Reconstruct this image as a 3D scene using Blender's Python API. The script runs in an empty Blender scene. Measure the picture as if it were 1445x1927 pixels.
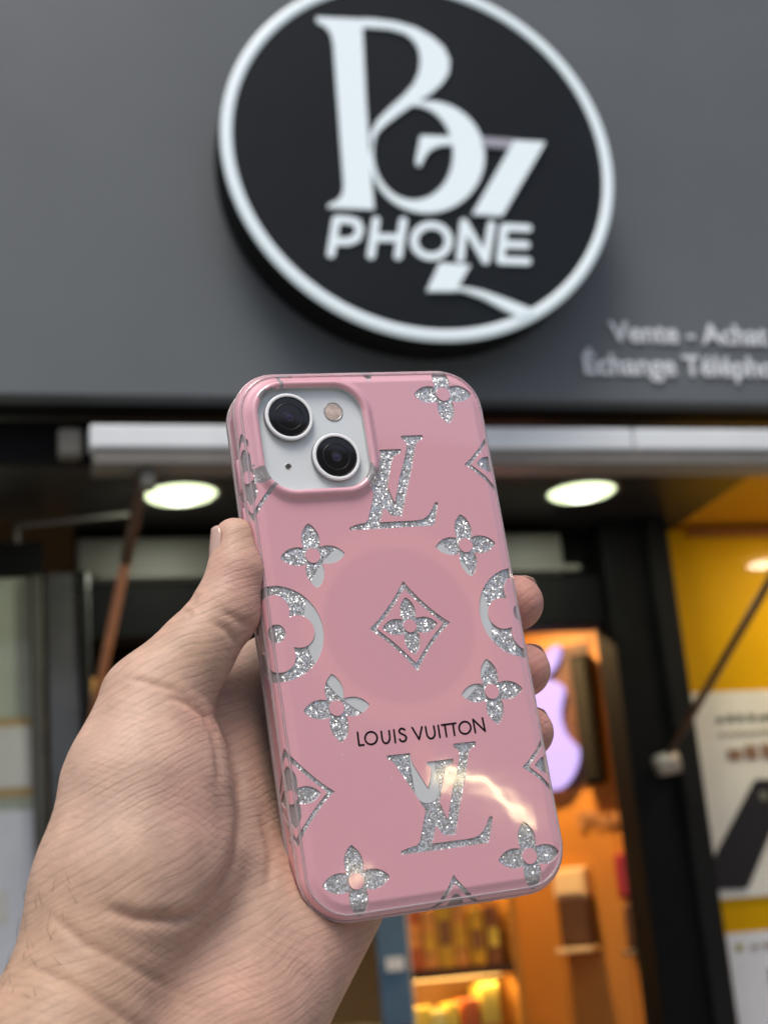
import bpy, bmesh, math, random
import numpy as np
from mathutils import Matrix, Vector

random.seed(7)
rng = np.random.default_rng(7)
scene = bpy.context.scene
col = scene.collection
R = math.radians
MM = 0.001

# ------------------------------------------------------------------ camera
# world: X along the shop front, Y into the shop, Z up; the pavement is z = 0
AX = np.array([0.9655813, -0.0073398, 0.2599977])     # world axes seen from the camera (x right, y down, z ahead)
AY = np.array([-0.2461683, 0.2969851, 0.9226056])
AZ = np.array([-0.0839872, -0.9548539, 0.2849564])
CAM = np.array([0.0, 0.0, 1.6])
W2C = np.array([AX, AY, AZ])                           # rows: world axes
right, down, ahead = W2C[:, 0], W2C[:, 1], W2C[:, 2]
cam_data = bpy.data.cameras.new('camera')
cam = bpy.data.objects.new('camera', cam_data)
col.objects.link(cam)
M = Matrix.Identity(4)
for i in range(3):
    M[i][0], M[i][1], M[i][2], M[i][3] = right[i], -down[i], -ahead[i], CAM[i]
cam.matrix_world = M
cam_data.sensor_fit = 'VERTICAL'
cam_data.sensor_height = 36.0
cam_data.lens = 36.0 * 2850.0 / 1927.0
cam_data.clip_start = 0.02
cam_data.clip_end = 500.0
cam_data.dof.use_dof = True
cam_data.dof.focus_distance = 0.414
cam_data.dof.aperture_fstop = 16.5
scene.camera = cam

# ------------------------------------------------------------------ light
SUN_EL, SUN_AZ = 62.0, 205.0          # high and behind the photographer's left shoulder, through cloud
world = bpy.data.worlds.new('World')
scene.world = world
world.use_nodes = True
wn = world.node_tree
sky = wn.nodes.new('ShaderNodeTexSky')
sky.sky_type = 'NISHITA'
sky.sun_disc = False
sky.sun_elevation = R(SUN_EL)
sky.sun_rotation = R(SUN_AZ)
sky.dust_density = 4.0
sky.air_density = 1.0
sky.ozone_density = 1.0
bg = wn.nodes['Background']
bg.inputs['Strength'].default_value = 0.10
wn.links.new(sky.outputs[0], bg.inputs['Color'])
sun_data = bpy.data.lights.new('sun', 'SUN')
sun_data.energy = 1.35
sun_data.angle = R(25)
sun_data.color = (1.0, 0.96, 0.9)
sun = bpy.data.objects.new('sun', sun_data)
col.objects.link(sun)
a, e = R(SUN_AZ), R(SUN_EL)
to_sun = Vector((math.sin(a) * math.cos(e), math.cos(a) * math.cos(e), math.sin(e)))
sun.rotation_euler = to_sun.to_track_quat('Z', 'Y').to_euler()
sun.location = to_sun * 10

scene.view_settings.view_transform = 'Standard'
scene.view_settings.look = 'None'
scene.view_settings.exposure = 0.56
scene.view_settings.gamma = 1.0
scene.render.engine = 'CYCLES'
scene.cycles.use_denoising = True
scene.cycles.max_bounces = 10
scene.cycles.transmission_bounces = 8
scene.cycles.sample_clamp_indirect = 6.0

# ------------------------------------------------------------------ helpers
def lin(r, g, b):
    f = lambda c: (c / 255 / 12.92) if c / 255 <= 0.04045 else ((c / 255 + 0.055) / 1.055) ** 2.4
    return (f(r), f(g), f(b), 1.0)

def mat(name, color, rough=0.5, metal=0.0, vary=0.0, vscale=20.0, bump=0.0, bscale=80.0, coat=0.0,
        emit=None, estr=0.0, trans=0.0, ior=1.45, spec=0.5):
    m = bpy.data.materials.new(name)
    m.use_nodes = True
    nt = m.node_tree
    p = nt.nodes['Principled BSDF']
    c = color if len(color) == 4 else (*color, 1.0)
    p.inputs['Base Color'].default_value = c
    p.inputs['Roughness'].default_value = rough
    p.inputs['Metallic'].default_value = metal
    p.inputs['IOR'].default_value = ior
    p.inputs['Specular IOR Level'].default_value = spec
    p.inputs['Coat Weight'].default_value = coat
    p.inputs['Coat Roughness'].default_value = 0.04
    p.inputs['Transmission Weight'].default_value = trans
    if emit:
        p.inputs['Emission Color'].default_value = emit if len(emit) == 4 else (*emit, 1.0)
        p.inputs['Emission Strength'].default_value = estr
    tc = nt.nodes.new('ShaderNodeTexCoord')
    if vary:
        n = nt.nodes.new('ShaderNodeTexNoise')
        n.inputs['Scale'].default_value = vscale
        n.inputs['Detail'].default_value = 6
        nt.links.new(tc.outputs['Object'], n.inputs['Vector'])
        mr = nt.nodes.new('ShaderNodeMapRange')
        mr.inputs['From Min'].default_value = 0.3
        mr.inputs['From Max'].default_value = 0.7
        mr.inputs['To Min'].default_value = 1 - vary
        mr.inputs['To Max'].default_value = 1 + vary
        nt.links.new(n.outputs['Fac'], mr.inputs['Value'])
        mx = nt.nodes.new('ShaderNodeVectorMath')
        mx.operation = 'SCALE'
        mx.inputs[0].default_value = c[:3]
        nt.links.new(mr.outputs[0], mx.inputs['Scale'])
        nt.links.new(mx.outputs[0], p.inputs['Base Color'])
        mr2 = nt.nodes.new('ShaderNodeMapRange')
        mr2.inputs['To Min'].default_value = max(0.02, rough - 0.08)
        mr2.inputs['To Max'].default_value = min(1, rough + 0.1)
        nt.links.new(n.outputs['Fac'], mr2.inputs['Value'])
        nt.links.new(mr2.outputs[0], p.inputs['Roughness'])
    if bump:
        n = nt.nodes.new('ShaderNodeTexNoise')
        n.inputs['Scale'].default_value = bscale
        n.inputs['Detail'].default_value = 5
        nt.links.new(tc.outputs['Object'], n.inputs['Vector'])
        bn = nt.nodes.new('ShaderNodeBump')
        bn.inputs['Strength'].default_value = bump
        bn.inputs['Distance'].default_value = 0.01
        nt.links.new(n.outputs['Fac'], bn.inputs['Height'])
        nt.links.new(bn.outputs[0], p.inputs['Normal'])
    return m

def tag(o, label=None, cat=None, group=None, kind=None):
    if label: o['label'] = label
    if cat: o['category'] = cat
    if group: o['group'] = group
    if kind: o['kind'] = kind
    return o

def empty(name, loc=(0, 0, 0), mtx=None):
    o = bpy.data.objects.new(name, None)
    o.empty_display_size = 0.05
    col.objects.link(o)
    if mtx is not None:
        o.matrix_world = mtx
    else:
        o.location = loc
    return o

def obj(name, mesh, material=None, parent=None, smooth=False):
    o = bpy.data.objects.new(name, mesh)
    col.objects.link(o)
    if material is not None:
        for mm_ in (material if isinstance(material, (list, tuple)) else [material]):
            mesh.materials.append(mm_)
    if parent is not None:
        o.parent = parent
    if smooth:
        mesh.polygons.foreach_set('use_smooth', [True] * len(mesh.polygons))
    return o

def bm_mesh(bm, name='m'):
    me = bpy.data.meshes.new(name)
    bm.normal_update()
    bm.to_mesh(me)
    bm.free()
    return me

def box_mesh(lo, hi, bevel=0.0, seg=2):
    bm = bmesh.new()
    bmesh.ops.create_cube(bm, size=1.0)
    for v in bm.verts:
        v.co = Vector([(lo[i] + hi[i]) / 2 + v.co[i] * (hi[i] - lo[i]) for i in range(3)])
    if bevel:
        bmesh.ops.bevel(bm, geom=list(bm.edges), offset=bevel, segments=seg, affect='EDGES', profile=0.5)
    return bm_mesh(bm)

def box(name, lo, hi, material, parent=None, bevel=0.0, seg=2, smooth=False):
    """box given in the parent's frame; a top-level box keeps its origin at its base centre"""
    if parent is None:
        c = ((lo[0] + hi[0]) / 2, (lo[1] + hi[1]) / 2, lo[2])
        o = obj(name, box_mesh([lo[i] - c[i] for i in range(3)], [hi[i] - c[i] for i in range(3)], bevel, seg), material, None, smooth)
        o.location = c
        return o
    return obj(name, box_mesh(lo, hi, bevel, seg), material, parent, smooth)

def tube_mesh(pts, rad, n=10, cap=True):
    """round bar through points; rad may be a number or one per point"""
    pts = [Vector(p) for p in pts]
    rads = rad if isinstance(rad, (list, tuple)) else [rad] * len(pts)
    bm = bmesh.new()
    rings = []
    for i, p in enumerate(pts):
        t = (pts[min(i + 1, len(pts) - 1)] - pts[max(i - 1, 0)]).normalized()
        u = t.orthogonal().normalized() if i == 0 else (u - t * u.dot(t)).normalized()
        w = t.cross(u)
        rings.append([bm.verts.new(p + (u * math.cos(2 * math.pi * k / n) + w * math.sin(2 * math.pi * k / n)) * rads[i]) for k in range(n)])
    for q in range(len(rings) - 1):
        for k in range(n):
            bm.faces.new((rings[q][k], rings[q][(k + 1) % n], rings[q + 1][(k + 1) % n], rings[q + 1][k]))
    if cap:
        bm.faces.new(rings[0][::-1]); bm.faces.new(rings[-1])
    return bm_mesh(bm)

def lathe_mesh(profile, n=48, cap=False):
    """profile of (radius, height) turned about z"""
    bm = bmesh.new()
    rings = []
    for r, z in profile:
        if r < 1e-7:
            rings.append([bm.verts.new((0, 0, z))])
        else:
            rings.append([bm.verts.new((r * math.cos(2 * math.pi * k / n), r * math.sin(2 * math.pi * k / n), z)) for k in range(n)])
    for q in range(len(rings) - 1):
        A, B = rings[q], rings[q + 1]
        for k in range(n):
            k2 = (k + 1) % n
            if len(A) == 1: bm.faces.new((A[0], B[k], B[k2]))
            elif len(B) == 1: bm.faces.new((A[k], A[k2], B[0]))
            else: bm.faces.new((A[k], A[k2], B[k2], B[k]))
    bmesh.ops.recalc_face_normals(bm, faces=bm.faces)
    return bm_mesh(bm)

def plate_mesh(loops, depth, bevel=0.0, offset=0.0):
    """flat outline(s) in XY filled and given thickness along +Z (holes by nesting)"""
    cu = bpy.data.curves.new('outline', 'CURVE')
    cu.dimensions = '2D'
    cu.fill_mode = 'BOTH'
    cu.extrude = depth / 2
    cu.bevel_depth = bevel
    cu.offset = offset
    cu.bevel_resolution = 1
    for lp in loops:
        s = cu.splines.new('POLY')
        s.points.add(len(lp) - 1)
        for p, q in zip(s.points, lp):
            p.co = (q[0], q[1], 0, 1)
        s.use_cyclic_u = True
    o = bpy.data.objects.new('outline', cu)
    col.objects.link(o)
    dg = bpy.context.evaluated_depsgraph_get()
    me = bpy.data.meshes.new_from_object(o.evaluated_get(dg), depsgraph=dg)
    bpy.data.objects.remove(o)
    bpy.data.curves.remove(cu)
    me.materials.clear()
    me.transform(Matrix.Translation((0, 0, depth / 2)))
    return me

def stroke_loop(pts, r, n=6):
    """closed outline of a round-ended stroke"""
    P = [np.array(p, float) for p in pts]
    L, Rr = [], []
    for i, p in enumerate(P):
        d0 = P[i] - P[i - 1] if i else P[1] - P[0]
        d1 = P[i + 1] - P[i] if i < len(P) - 1 else d0
        d0, d1 = d0 / np.linalg.norm(d0), d1 / np.linalg.norm(d1)
        t = d0 + d1
        t = t / max(np.linalg.norm(t), 1e-6)
        k = min(1 / max(float(np.dot(t, d0)), 0.35), 2.2)
        nn = np.array([-t[1], t[0]]) * r * k
        L.append(p + nn); Rr.append(p - nn)
    def cap(p, d):
        a0 = math.atan2(d[1], d[0])
        return [p + r * np.array([math.cos(a0 + math.pi / 2 - math.pi * k / n), math.sin(a0 + math.pi / 2 - math.pi * k / n)]) for k in range(1, n)]
    e1 = cap(P[-1], P[-1] - P[-2]); e0 = cap(P[0], P[0] - P[1])
    return [tuple(q) for q in L + e1 + Rr[::-1] + e0]

def stroke_mesh(pts, r, th):
    """round stroke of even thickness; sharp corners are built from separate strokes stepped a hair in height"""
    runs, cur = [], [pts[0]]
    for i in range(1, len(pts)):
        cur.append(pts[i])
        if i < len(pts) - 1:
            d0 = np.subtract(pts[i], pts[i - 1]); d1 = np.subtract(pts[i + 1], pts[i])
            if np.dot(d0, d1) / (np.linalg.norm(d0) * np.linalg.norm(d1)) < 0.5:
                runs.append(cur); cur = [pts[i]]
    runs.append(cur)
    return join_meshes([plate_mesh([stroke_loop(q, r)], th * (1 + 0.07 * j)) for j, q in enumerate(runs)])

def ring_mesh(pts, r, thick):
    """closed stroke (an O): two loops"""
    P = [np.array(p, float) for p in pts[:-1]]
    c = sum(P) / len(P)
    out = [tuple(p + (p - c) / np.linalg.norm(p - c) * r) for p in P]
    inn = [tuple(p - (p - c) / np.linalg.norm(p - c) * r) for p in P]
    return plate_mesh([out, inn], thick)

def join_meshes(meshes):
    bm = bmesh.new()
    for me in meshes:
        bm.from_mesh(me)
        bpy.data.meshes.remove(me)
    return bm_mesh(bm)

def xz(me, y=0.0):
    """turn an XY plate so that its outline stands in the XZ plane and its thickness points to -Y"""
    me.transform(Matrix.Translation((0, y, 0)) @ Matrix.Rotation(math.pi / 2, 4, 'X'))
    return me

CASE_TEXT = [('L', [[(-17.0, -28.14), (-17.1, -31.62), (-15.78, -31.62)]]),
  ('O', [[(-11.77, -30.24), (-11.94, -30.75), (-12.26, -31.19), (-12.69, -31.51), (-13.2, -31.7), (-13.74, -31.72), (-14.25, -31.58), (-14.68, -31.3), (-15.0, -30.89), (-15.16, -30.4), (-15.16, -29.88), (-15.0, -29.38), (-14.68, -28.94), (-14.25, -28.61), (-13.74, -28.43), (-13.2, -28.4), (-12.69, -28.54), (-12.25, -28.82), (-11.93, -29.23), (-11.77, -29.72), (-11.77, -30.24)]]),
  ('U', [[(-10.34, -28.61), (-10.41, -30.27), (-10.32, -31.2), (-9.95, -31.76), (-9.43, -31.9), (-8.81, -31.68), (-8.37, -31.07), (-8.2, -30.37), (-8.1, -28.68)]]),
  ('I', [[(-6.73, -28.59), (-6.84, -31.95)]]),
  ('S', [[(-3.65, -28.88), (-3.99, -28.53), (-4.52, -28.41), (-5.08, -28.64), (-5.32, -29.14), (-5.1, -29.63), (-4.42, -29.99), (-3.75, -30.4), (-3.52, -31.01), (-3.89, -31.72), (-4.63, -31.95), (-5.26, -31.69), (-5.49, -31.23)]]),
  ('V', [[(-1.42, -28.53), (0.02, -31.82), (1.38, -28.62)]]),
  ('U', [[(2.43, -28.67), (2.41, -30.24), (2.52, -31.18), (2.94, -31.81), (3.49, -32.01), (4.11, -31.88), (4.65, -31.29), (4.84, -30.59), (4.82, -28.75)]]),
  ('I', [[(6.12, -28.68), (6.06, -31.97)]]),
  ('T', [[(7.12, -28.69), (9.21, -28.65)], [(8.06, -28.73), (8.01, -31.94)]]),
  ('T', [[(9.21, -28.65), (11.3, -28.6)], [(10.46, -28.69), (10.39, -31.84)]]),
  ('O', [[(15.49, -30.3), (15.31, -30.8), (14.98, -31.25), (14.53, -31.57), (14.01, -31.76), (13.47, -31.79), (12.96, -31.65), (12.52, -31.36), (12.21, -30.95), (12.06, -30.46), (12.07, -29.94), (12.25, -29.43), (12.58, -28.99), (13.02, -28.66), (13.54, -28.47), (14.09, -28.44), (14.6, -28.58), (15.04, -28.87), (15.35, -29.28), (15.51, -29.77), (15.49, -30.3)]]),
  ('N', [[(16.59, -31.74), (16.52, -28.07), (19.52, -31.63), (19.38, -27.98)]])]
MONOGRAM = [[(-13.15, 12.49), (-6.28, 12.42), (-6.23, 10.94), (-5.92, 9.37), (-2.87, 2.76), (-1.85, 1.34), (0.08, -2.13), (1.22, -6.41), (4.05, 1.36), (6.72, 7.47), (7.8, 10.47), (7.76, 11.39), (7.24, 11.97), (6.39, 12.74), (6.41, 13.56), (12.96, 13.58), (13.17, 13.27), (12.96, 12.2), (11.43, 11.71), (10.8, 11.15), (9.66, 7.86), (7.51, 1.9), (5.56, -3.07), (2.78, -10.5), (-0.6, -10.16), (-1.57, -8.51), (-4.55, -3.13), (-7.41, 2.94), (-10.09, 7.95), (-11.41, 10.57), (-12.88, 11.52)],
  [(-1.93, 9.56), (5.82, 9.61), (5.66, 8.31), (4.48, 7.96), (3.14, 7.4), (2.12, 4.9), (0.24, -0.55), (-1.66, -6.17), (-3.02, -9.49), (-4.21, -11.92), (-8.36, -11.92), (-7.57, -10.98), (-6.24, -7.69), (-4.61, -3.48), (-2.85, 2.17), (-1.36, 6.25), (-0.98, 7.39), (-1.28, 8.13), (-1.95, 8.69)],
  [(-13.48, -13.47), (-13.23, -12.73), (-10.76, -12.06), (-8.46, -11.79), (-7.57, -10.98), (-4.19, -11.83), (-0.66, -11.87), (7.0, -11.92), (9.12, -11.61), (10.9, -10.43), (12.27, -8.72), (13.21, -6.91), (13.72, -6.85), (14.3, -7.09), (13.77, -9.03), (12.59, -12.17), (12.1, -13.39), (11.7, -13.74), (-4.53, -13.72), (-13.26, -13.59)]]
EMBLEM = {'stem': [[(-0.194, 0.2896), (-0.0968, 0.2932), (-0.104, 0.1167), (-0.1075, -0.0276), (-0.1078, -0.1303), (-0.2026, -0.1314), (-0.2007, -0.1217), (-0.1811, -0.1111), (-0.1711, -0.0973), (-0.1675, -0.0801), (-0.1641, 0.2273), (-0.1669, 0.2517), (-0.1773, 0.2664), (-0.1938, 0.2753)]],
  'upper_bowl': [[(-0.1009, 0.2935), (-0.0774, 0.2949), (-0.0304, 0.2925), (0.0102, 0.2829), (0.0441, 0.2634), (0.067, 0.2402), (0.0761, 0.2114), (0.0712, 0.1815), (0.0563, 0.1576), (0.0314, 0.1331), (-0.0001, 0.1103), (-0.0377, 0.0821), (-0.0689, 0.0559), (-0.0879, 0.0358), (-0.0964, 0.0165), (-0.1079, 0.0158), (-0.1034, 0.0411), (-0.0881, 0.0672), (-0.0595, 0.0977), (-0.0309, 0.1253), (-0.0079, 0.1527), (0.0052, 0.1796), (0.0113, 0.2061), (0.0102, 0.2322), (0.0013, 0.2511), (-0.0152, 0.2649), (-0.0441, 0.2716), (-0.0793, 0.2717), (-0.1028, 0.271)]],
  'lower_bowl': [[(0.1262, -0.0029), (0.1234, -0.0194), (0.1185, -0.0357), (0.1118, -0.0515), (0.1033, -0.0664), (0.0932, -0.0804), (0.0816, -0.0931), (0.0688, -0.1043), (0.055, -0.1139), (0.0404, -0.1217), (0.0253, -0.1275), (0.01, -0.1314), (-0.0054, -0.1332), (-0.0205, -0.1329), (-0.0351, -0.1305), (-0.049, -0.1261), (-0.062, -0.1198), (-0.0738, -0.1117), (-0.0842, -0.1018), (-0.0931, -0.0904), (-0.1003, -0.0776), (-0.1058, -0.0637), (-0.1094, -0.0488), (-0.111, -0.0333), (-0.1106, -0.0173), (-0.1083, -0.0011), (-0.104, 0.015), (-0.0978, 0.0307), (-0.0898, 0.0457), (-0.0801, 0.0599), (-0.0689, 0.073), (-0.0563, 0.0847), (-0.0426, 0.0948), (-0.028, 0.1031), (-0.0128, 0.1095), (0.0029, 0.1139), (0.0186, 0.1161), (0.0342, 0.1161), (0.0494, 0.114), (0.0638, 0.1097), (0.0772, 0.1033), (0.0895, 0.0949), (0.1003, 0.0846), (0.1094, 0.0728), (0.1168, 0.0595), (0.1222, 0.045), (0.1256, 0.0296), (0.1269, 0.0135)], [(0.0584, 0.0024), (0.0564, -0.0111), (0.053, -0.0244), (0.0483, -0.0373), (0.0425, -0.0496), (0.0356, -0.061), (0.0278, -0.0714), (0.0192, -0.0805), (0.0099, -0.0883), (0.0001, -0.0947), (-0.0101, -0.0994), (-0.0204, -0.1025), (-0.0306, -0.1039), (-0.0407, -0.1035), (-0.0505, -0.1015), (-0.0597, -0.0978), (-0.0683, -0.0925), (-0.0761, -0.0857), (-0.083, -0.0774), (-0.0888, -0.0679), (-0.0935, -0.0573), (-0.097, -0.0457), (-0.0991, -0.0334), (-0.1, -0.0205), (-0.0996, -0.0073), (-0.0978, 0.006), (-0.0947, 0.0193), (-0.0903, 0.0322), (-0.0847, 0.0445), (-0.078, 0.0561), (-0.0704, 0.0667), (-0.0618, 0.0762), (-0.0525, 0.0843), (-0.0427, 0.091), (-0.0325, 0.0961), (-0.022, 0.0995), (-0.0115, 0.1011), (-0.0011, 0.101), (0.0089, 0.099), (0.0184, 0.0953), (0.0272, 0.0899), (0.0352, 0.0829), (0.0423, 0.0744), (0.0482, 0.0646), (0.0529, 0.0536), (0.0563, 0.0417), (0.0584, 0.0291), (0.0591, 0.0159)]],
  'hook': [[(-0.0047, 0.0375), (0.0663, 0.0396), (0.0642, 0.0192), (0.0345, 0.0148), (0.016, 0.0048), (0.0028, -0.0116), (-0.0079, -0.0329), (-0.017, -0.0322), (-0.0206, -0.0212)]],
  'bar': [[(0.1198, 0.0424), (0.1945, 0.0415), (0.1826, 0.0164), (0.1172, 0.0181)]],
  'slant': [[(0.1881, 0.0385), (0.2584, 0.0392), (0.246, 0.0178), (0.1478, -0.1325), (0.0807, -0.132)]],
  'foot': [[(0.0067, -0.2358), (0.073, -0.2381), (0.0356, -0.2964), (-0.0269, -0.2985)]],
  'tail': [[(0.0368, -0.2848), (0.0614, -0.2864), (0.0902, -0.2922), (0.1357, -0.3081), (0.1869, -0.3279), (0.1607, -0.3485), (0.1271, -0.3313), (0.0883, -0.3093), (0.0545, -0.297), (0.0315, -0.2935)]]}
SIGN_TEXT = [('P', [[(-0.2015, -0.2216), (-0.1855, -0.1493), (-0.1628, -0.1491), (-0.146, -0.1536), (-0.1415, -0.1687), (-0.1486, -0.1859), (-0.1649, -0.1943), (-0.1919, -0.1955)]]),
  ('H', [[(-0.1245, -0.2215), (-0.1082, -0.1471)], [(-0.0715, -0.2208), (-0.0546, -0.1461)], [(-0.1157, -0.1844), (-0.0637, -0.1827)]]),
  ('O', [[(0.0325, -0.1843), (0.0305, -0.193), (0.0261, -0.2012), (0.0199, -0.2083), (0.0121, -0.2139), (0.0034, -0.2176), (-0.0057, -0.2191), (-0.0146, -0.2183), (-0.0227, -0.2154), (-0.0293, -0.2104), (-0.0342, -0.2038), (-0.0369, -0.1959), (-0.0373, -0.1874), (-0.0353, -0.1787), (-0.0311, -0.1705), (-0.0249, -0.1633), (-0.0172, -0.1577), (-0.0084, -0.1539), (0.0008, -0.1524), (0.0097, -0.1531), (0.0179, -0.156), (0.0246, -0.161), (0.0295, -0.1677), (0.0322, -0.1757), (0.0325, -0.1843)]]),
  ('N', [[(0.0516, -0.2204), (0.067, -0.1434), (0.1021, -0.223), (0.1226, -0.1455)]]),
  ('E', [[(0.1975, -0.1499), (0.1476, -0.15), (0.132, -0.2218), (0.1876, -0.2212)], [(0.1404, -0.1871), (0.1887, -0.1866)]])]
# ------------------------------------------------------------------ materials of the shop front
M_fascia = mat('fascia_paint', (0.116, 0.130, 0.136), 0.42, vary=0.05, vscale=3, bump=0.02, bscale=6)
M_black = mat('black_paint', (0.006, 0.006, 0.006), 0.6, vary=0.2, vscale=12, spec=0.12)
M_signbox = mat('sign_box_black', (0.004, 0.004, 0.004), 0.6, spec=0.2)
M_signface = mat('sign_face', (0.008, 0.011, 0.014), 0.5, vary=0.15, vscale=5, spec=0.2)
M_lit = mat('lit_acrylic', (0.55, 0.58, 0.60), 0.35, emit=(0.66, 0.80, 0.84), estr=0.33)
M_lit2 = mat('dim_lit_acrylic', (0.30, 0.30, 0.34), 0.35, emit=(0.42, 0.42, 0.5), estr=0.12)
M_letter = mat('white_vinyl', (0.72, 0.76, 0.80), 0.5)
M_bar = mat('awning_white', (0.74, 0.78, 0.79), 0.35, vary=0.06, vscale=8)
M_bar2 = mat('awning_grey', (0.17, 0.16, 0.14), 0.45, vary=0.1, vscale=8)
M_copper = mat('copper_brown_paint', (0.66, 0.28, 0.13), 0.35, metal=0.0, vary=0.12, vscale=15)
M_brown = mat('dark_brown_paint', (0.09, 0.045, 0.022), 0.4, vary=0.15, vscale=15)
M_soffit = mat('soffit_dark', (0.020, 0.018, 0.016), 0.35, vary=0.25, vscale=4)
M_beige = mat('beige_panel', (0.12, 0.115, 0.095), 0.5, vary=0.12, vscale=5)
M_steel = mat('grey_steel', (0.22, 0.215, 0.21), 0.28, metal=0.7, vary=0.15, vscale=7)
M_darkmetal = mat('dark_anodised', (0.011, 0.011, 0.010), 0.55, vary=0.2, vscale=6, spec=0.2)
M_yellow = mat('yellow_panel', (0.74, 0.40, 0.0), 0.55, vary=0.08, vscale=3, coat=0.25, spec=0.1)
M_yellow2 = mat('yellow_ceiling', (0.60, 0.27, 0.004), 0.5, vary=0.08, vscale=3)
M_paper = mat('paper', (0.86, 0.84, 0.74), 0.55, vary=0.05, vscale=9)
M_paperw = mat('white_paper', (0.90, 0.91, 0.92), 0.55, vary=0.06, vscale=9)
M_ink_grey = mat('grey_ink', (0.20, 0.20, 0.15), 0.6)
M_ink_tan = mat('tan_ink', (0.36, 0.30, 0.20), 0.6)
M_ink_brown = mat('brown_ink', (0.30, 0.17, 0.10), 0.6)
M_ink_black = mat('black_ink', (0.022, 0.018, 0.02), 0.4)
M_ink_green = mat('olive_ink', (0.40, 0.36, 0.05), 0.6)
M_frame_y = mat('yellow_frame', (0.62, 0.44, 0.20), 0.5)
M_green = mat('pale_green_glass', (0.62, 0.68, 0.52), 0.22, vary=0.12, vscale=4, coat=0.5)
M_wood = mat('orange_wood', (0.52, 0.225, 0.040), 0.45, vary=0.16, vscale=2.5, bump=0.03, bscale=14)
M_wood2 = mat('shelf_wood', (0.40, 0.15, 0.025), 0.5, vary=0.2, vscale=5)
M_wooddark = mat('dark_wood', (0.07, 0.028, 0.012), 0.5, vary=0.2, vscale=9)
M_white = mat('white_wall', (0.62, 0.60, 0.54), 0.6, vary=0.05, vscale=3)
M_cream = mat('cream_card', (0.80, 0.62, 0.36), 0.5)
M_floor = mat('shop_floor', (0.25, 0.21, 0.17), 0.35, vary=0.15, vscale=6)
M_lamp = mat('lamp_glow', (0.9, 0.95, 0.8), 0.5, emit=(0.93, 1.0, 0.80), estr=3.2)
M_lampbowl = mat('lamp_bowl', (0.75, 0.8, 0.6), 0.3, emit=(0.84, 0.98, 0.60), estr=1.5)
M_lampw = mat('warm_lamp_glow', (0.9, 0.8, 0.6), 0.5, emit=(1.0, 0.72, 0.36), estr=5.0)
M_purple = mat('purple_lit_acrylic', (0.04, 0.03, 0.05), 0.5, emit=(0.58, 0.44, 0.95), estr=0.85, spec=0.1)
M_blue = mat('blue_carton', (0.10, 0.19, 0.30), 0.45, vary=0.1, vscale=12)
M_pave = mat('paving', (0.24, 0.23, 0.22), 0.8, vary=0.2, vscale=5, bump=0.3, bscale=60)
M_joint = mat('paving_joint', (0.10, 0.10, 0.095), 0.9)
M_stone = mat('render_wall', (0.42, 0.40, 0.37), 0.8, vary=0.1, vscale=2, bump=0.1, bscale=40)

# ------------------------------------------------------------------ ground and shell of the shop
g = box('pavement', (-40, -40, -0.30), (40, 3.50, 0.0), M_pave); tag(g, kind='structure')
g = box('ground', (-300, -300, -0.9), (300, 300, -0.31), M_pave); tag(g, kind='structure')
g = box('interior_floor', (-1.6, 3.505, -0.28), (4.0, 7.4, 0.004), M_floor); tag(g, kind='structure')
g = box('interior_back_wall', (-1.6, 7.3, 0.01), (4.0, 7.42, 2.9), M_white); tag(g, kind='structure')
g = box('interior_left_wall', (-1.6, 3.62, 0.01), (-1.5, 7.29, 2.9), M_white); tag(g, kind='structure')
g = box('interior_right_wall', (3.9, 3.62, 0.01), (4.0, 7.29, 2.9), M_wood); tag(g, kind='structure')
g = box('interior_ceiling', (-1.5, 3.62, 2.66), (3.9, 7.3, 2.76), M_soffit); tag(g, kind='structure')
g = box('entrance_ceiling', (-1.5, 2.74, 2.649), (1.80, 3.60, 2.72), M_soffit); tag(g, kind='structure')
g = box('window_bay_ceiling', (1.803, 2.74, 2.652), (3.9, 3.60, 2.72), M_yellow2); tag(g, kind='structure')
g = box('upper_wall', (-5.0, 2.66, 2.90), (6.0, 3.2, 7.5), M_stone); tag(g, kind='structure')
g = box('side_wall', (-5.0, 2.62, 0.004), (-1.62, 3.5, 2.89), M_stone); tag(g, kind='structure')
g = box('side_wall', (4.01, 2.62, 0.004), (6.0, 3.5, 2.89), M_stone); tag(g, kind='structure')

fascia = empty('fascia_board', (0.84, 2.60, 2.629))
tag(fascia, 'matt dark grey fascia board above the shop entrance, behind the round lit sign', 'fascia')
box('panel', (-3.2, 0.0, 0.0), (3.2, 0.05, 1.75), M_fascia, fascia, 0.002, 1)
box('bottom_return', (-3.2, 0.052, 0.004), (3.2, 0.13, 0.02), M_black, fascia)

# the far side of the street: low row behind the photographer, seen only in reflections
for i, (x0, x1, h) in enumerate(((-30, -9, 5.6), (-9, 3.5, 5.2), (3.5, 12, 6.12), (12, 34, 5.4))):
    g = box('street_wall', (x0, -13.5, 0.004), (x1 - 0.05, -10.2 - 0.2 * (i % 2), h), mat('street_wall_render', (0.24, 0.22, 0.20), 0.85, vary=0.3, vscale=0.8)); tag(g, kind='structure')

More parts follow.
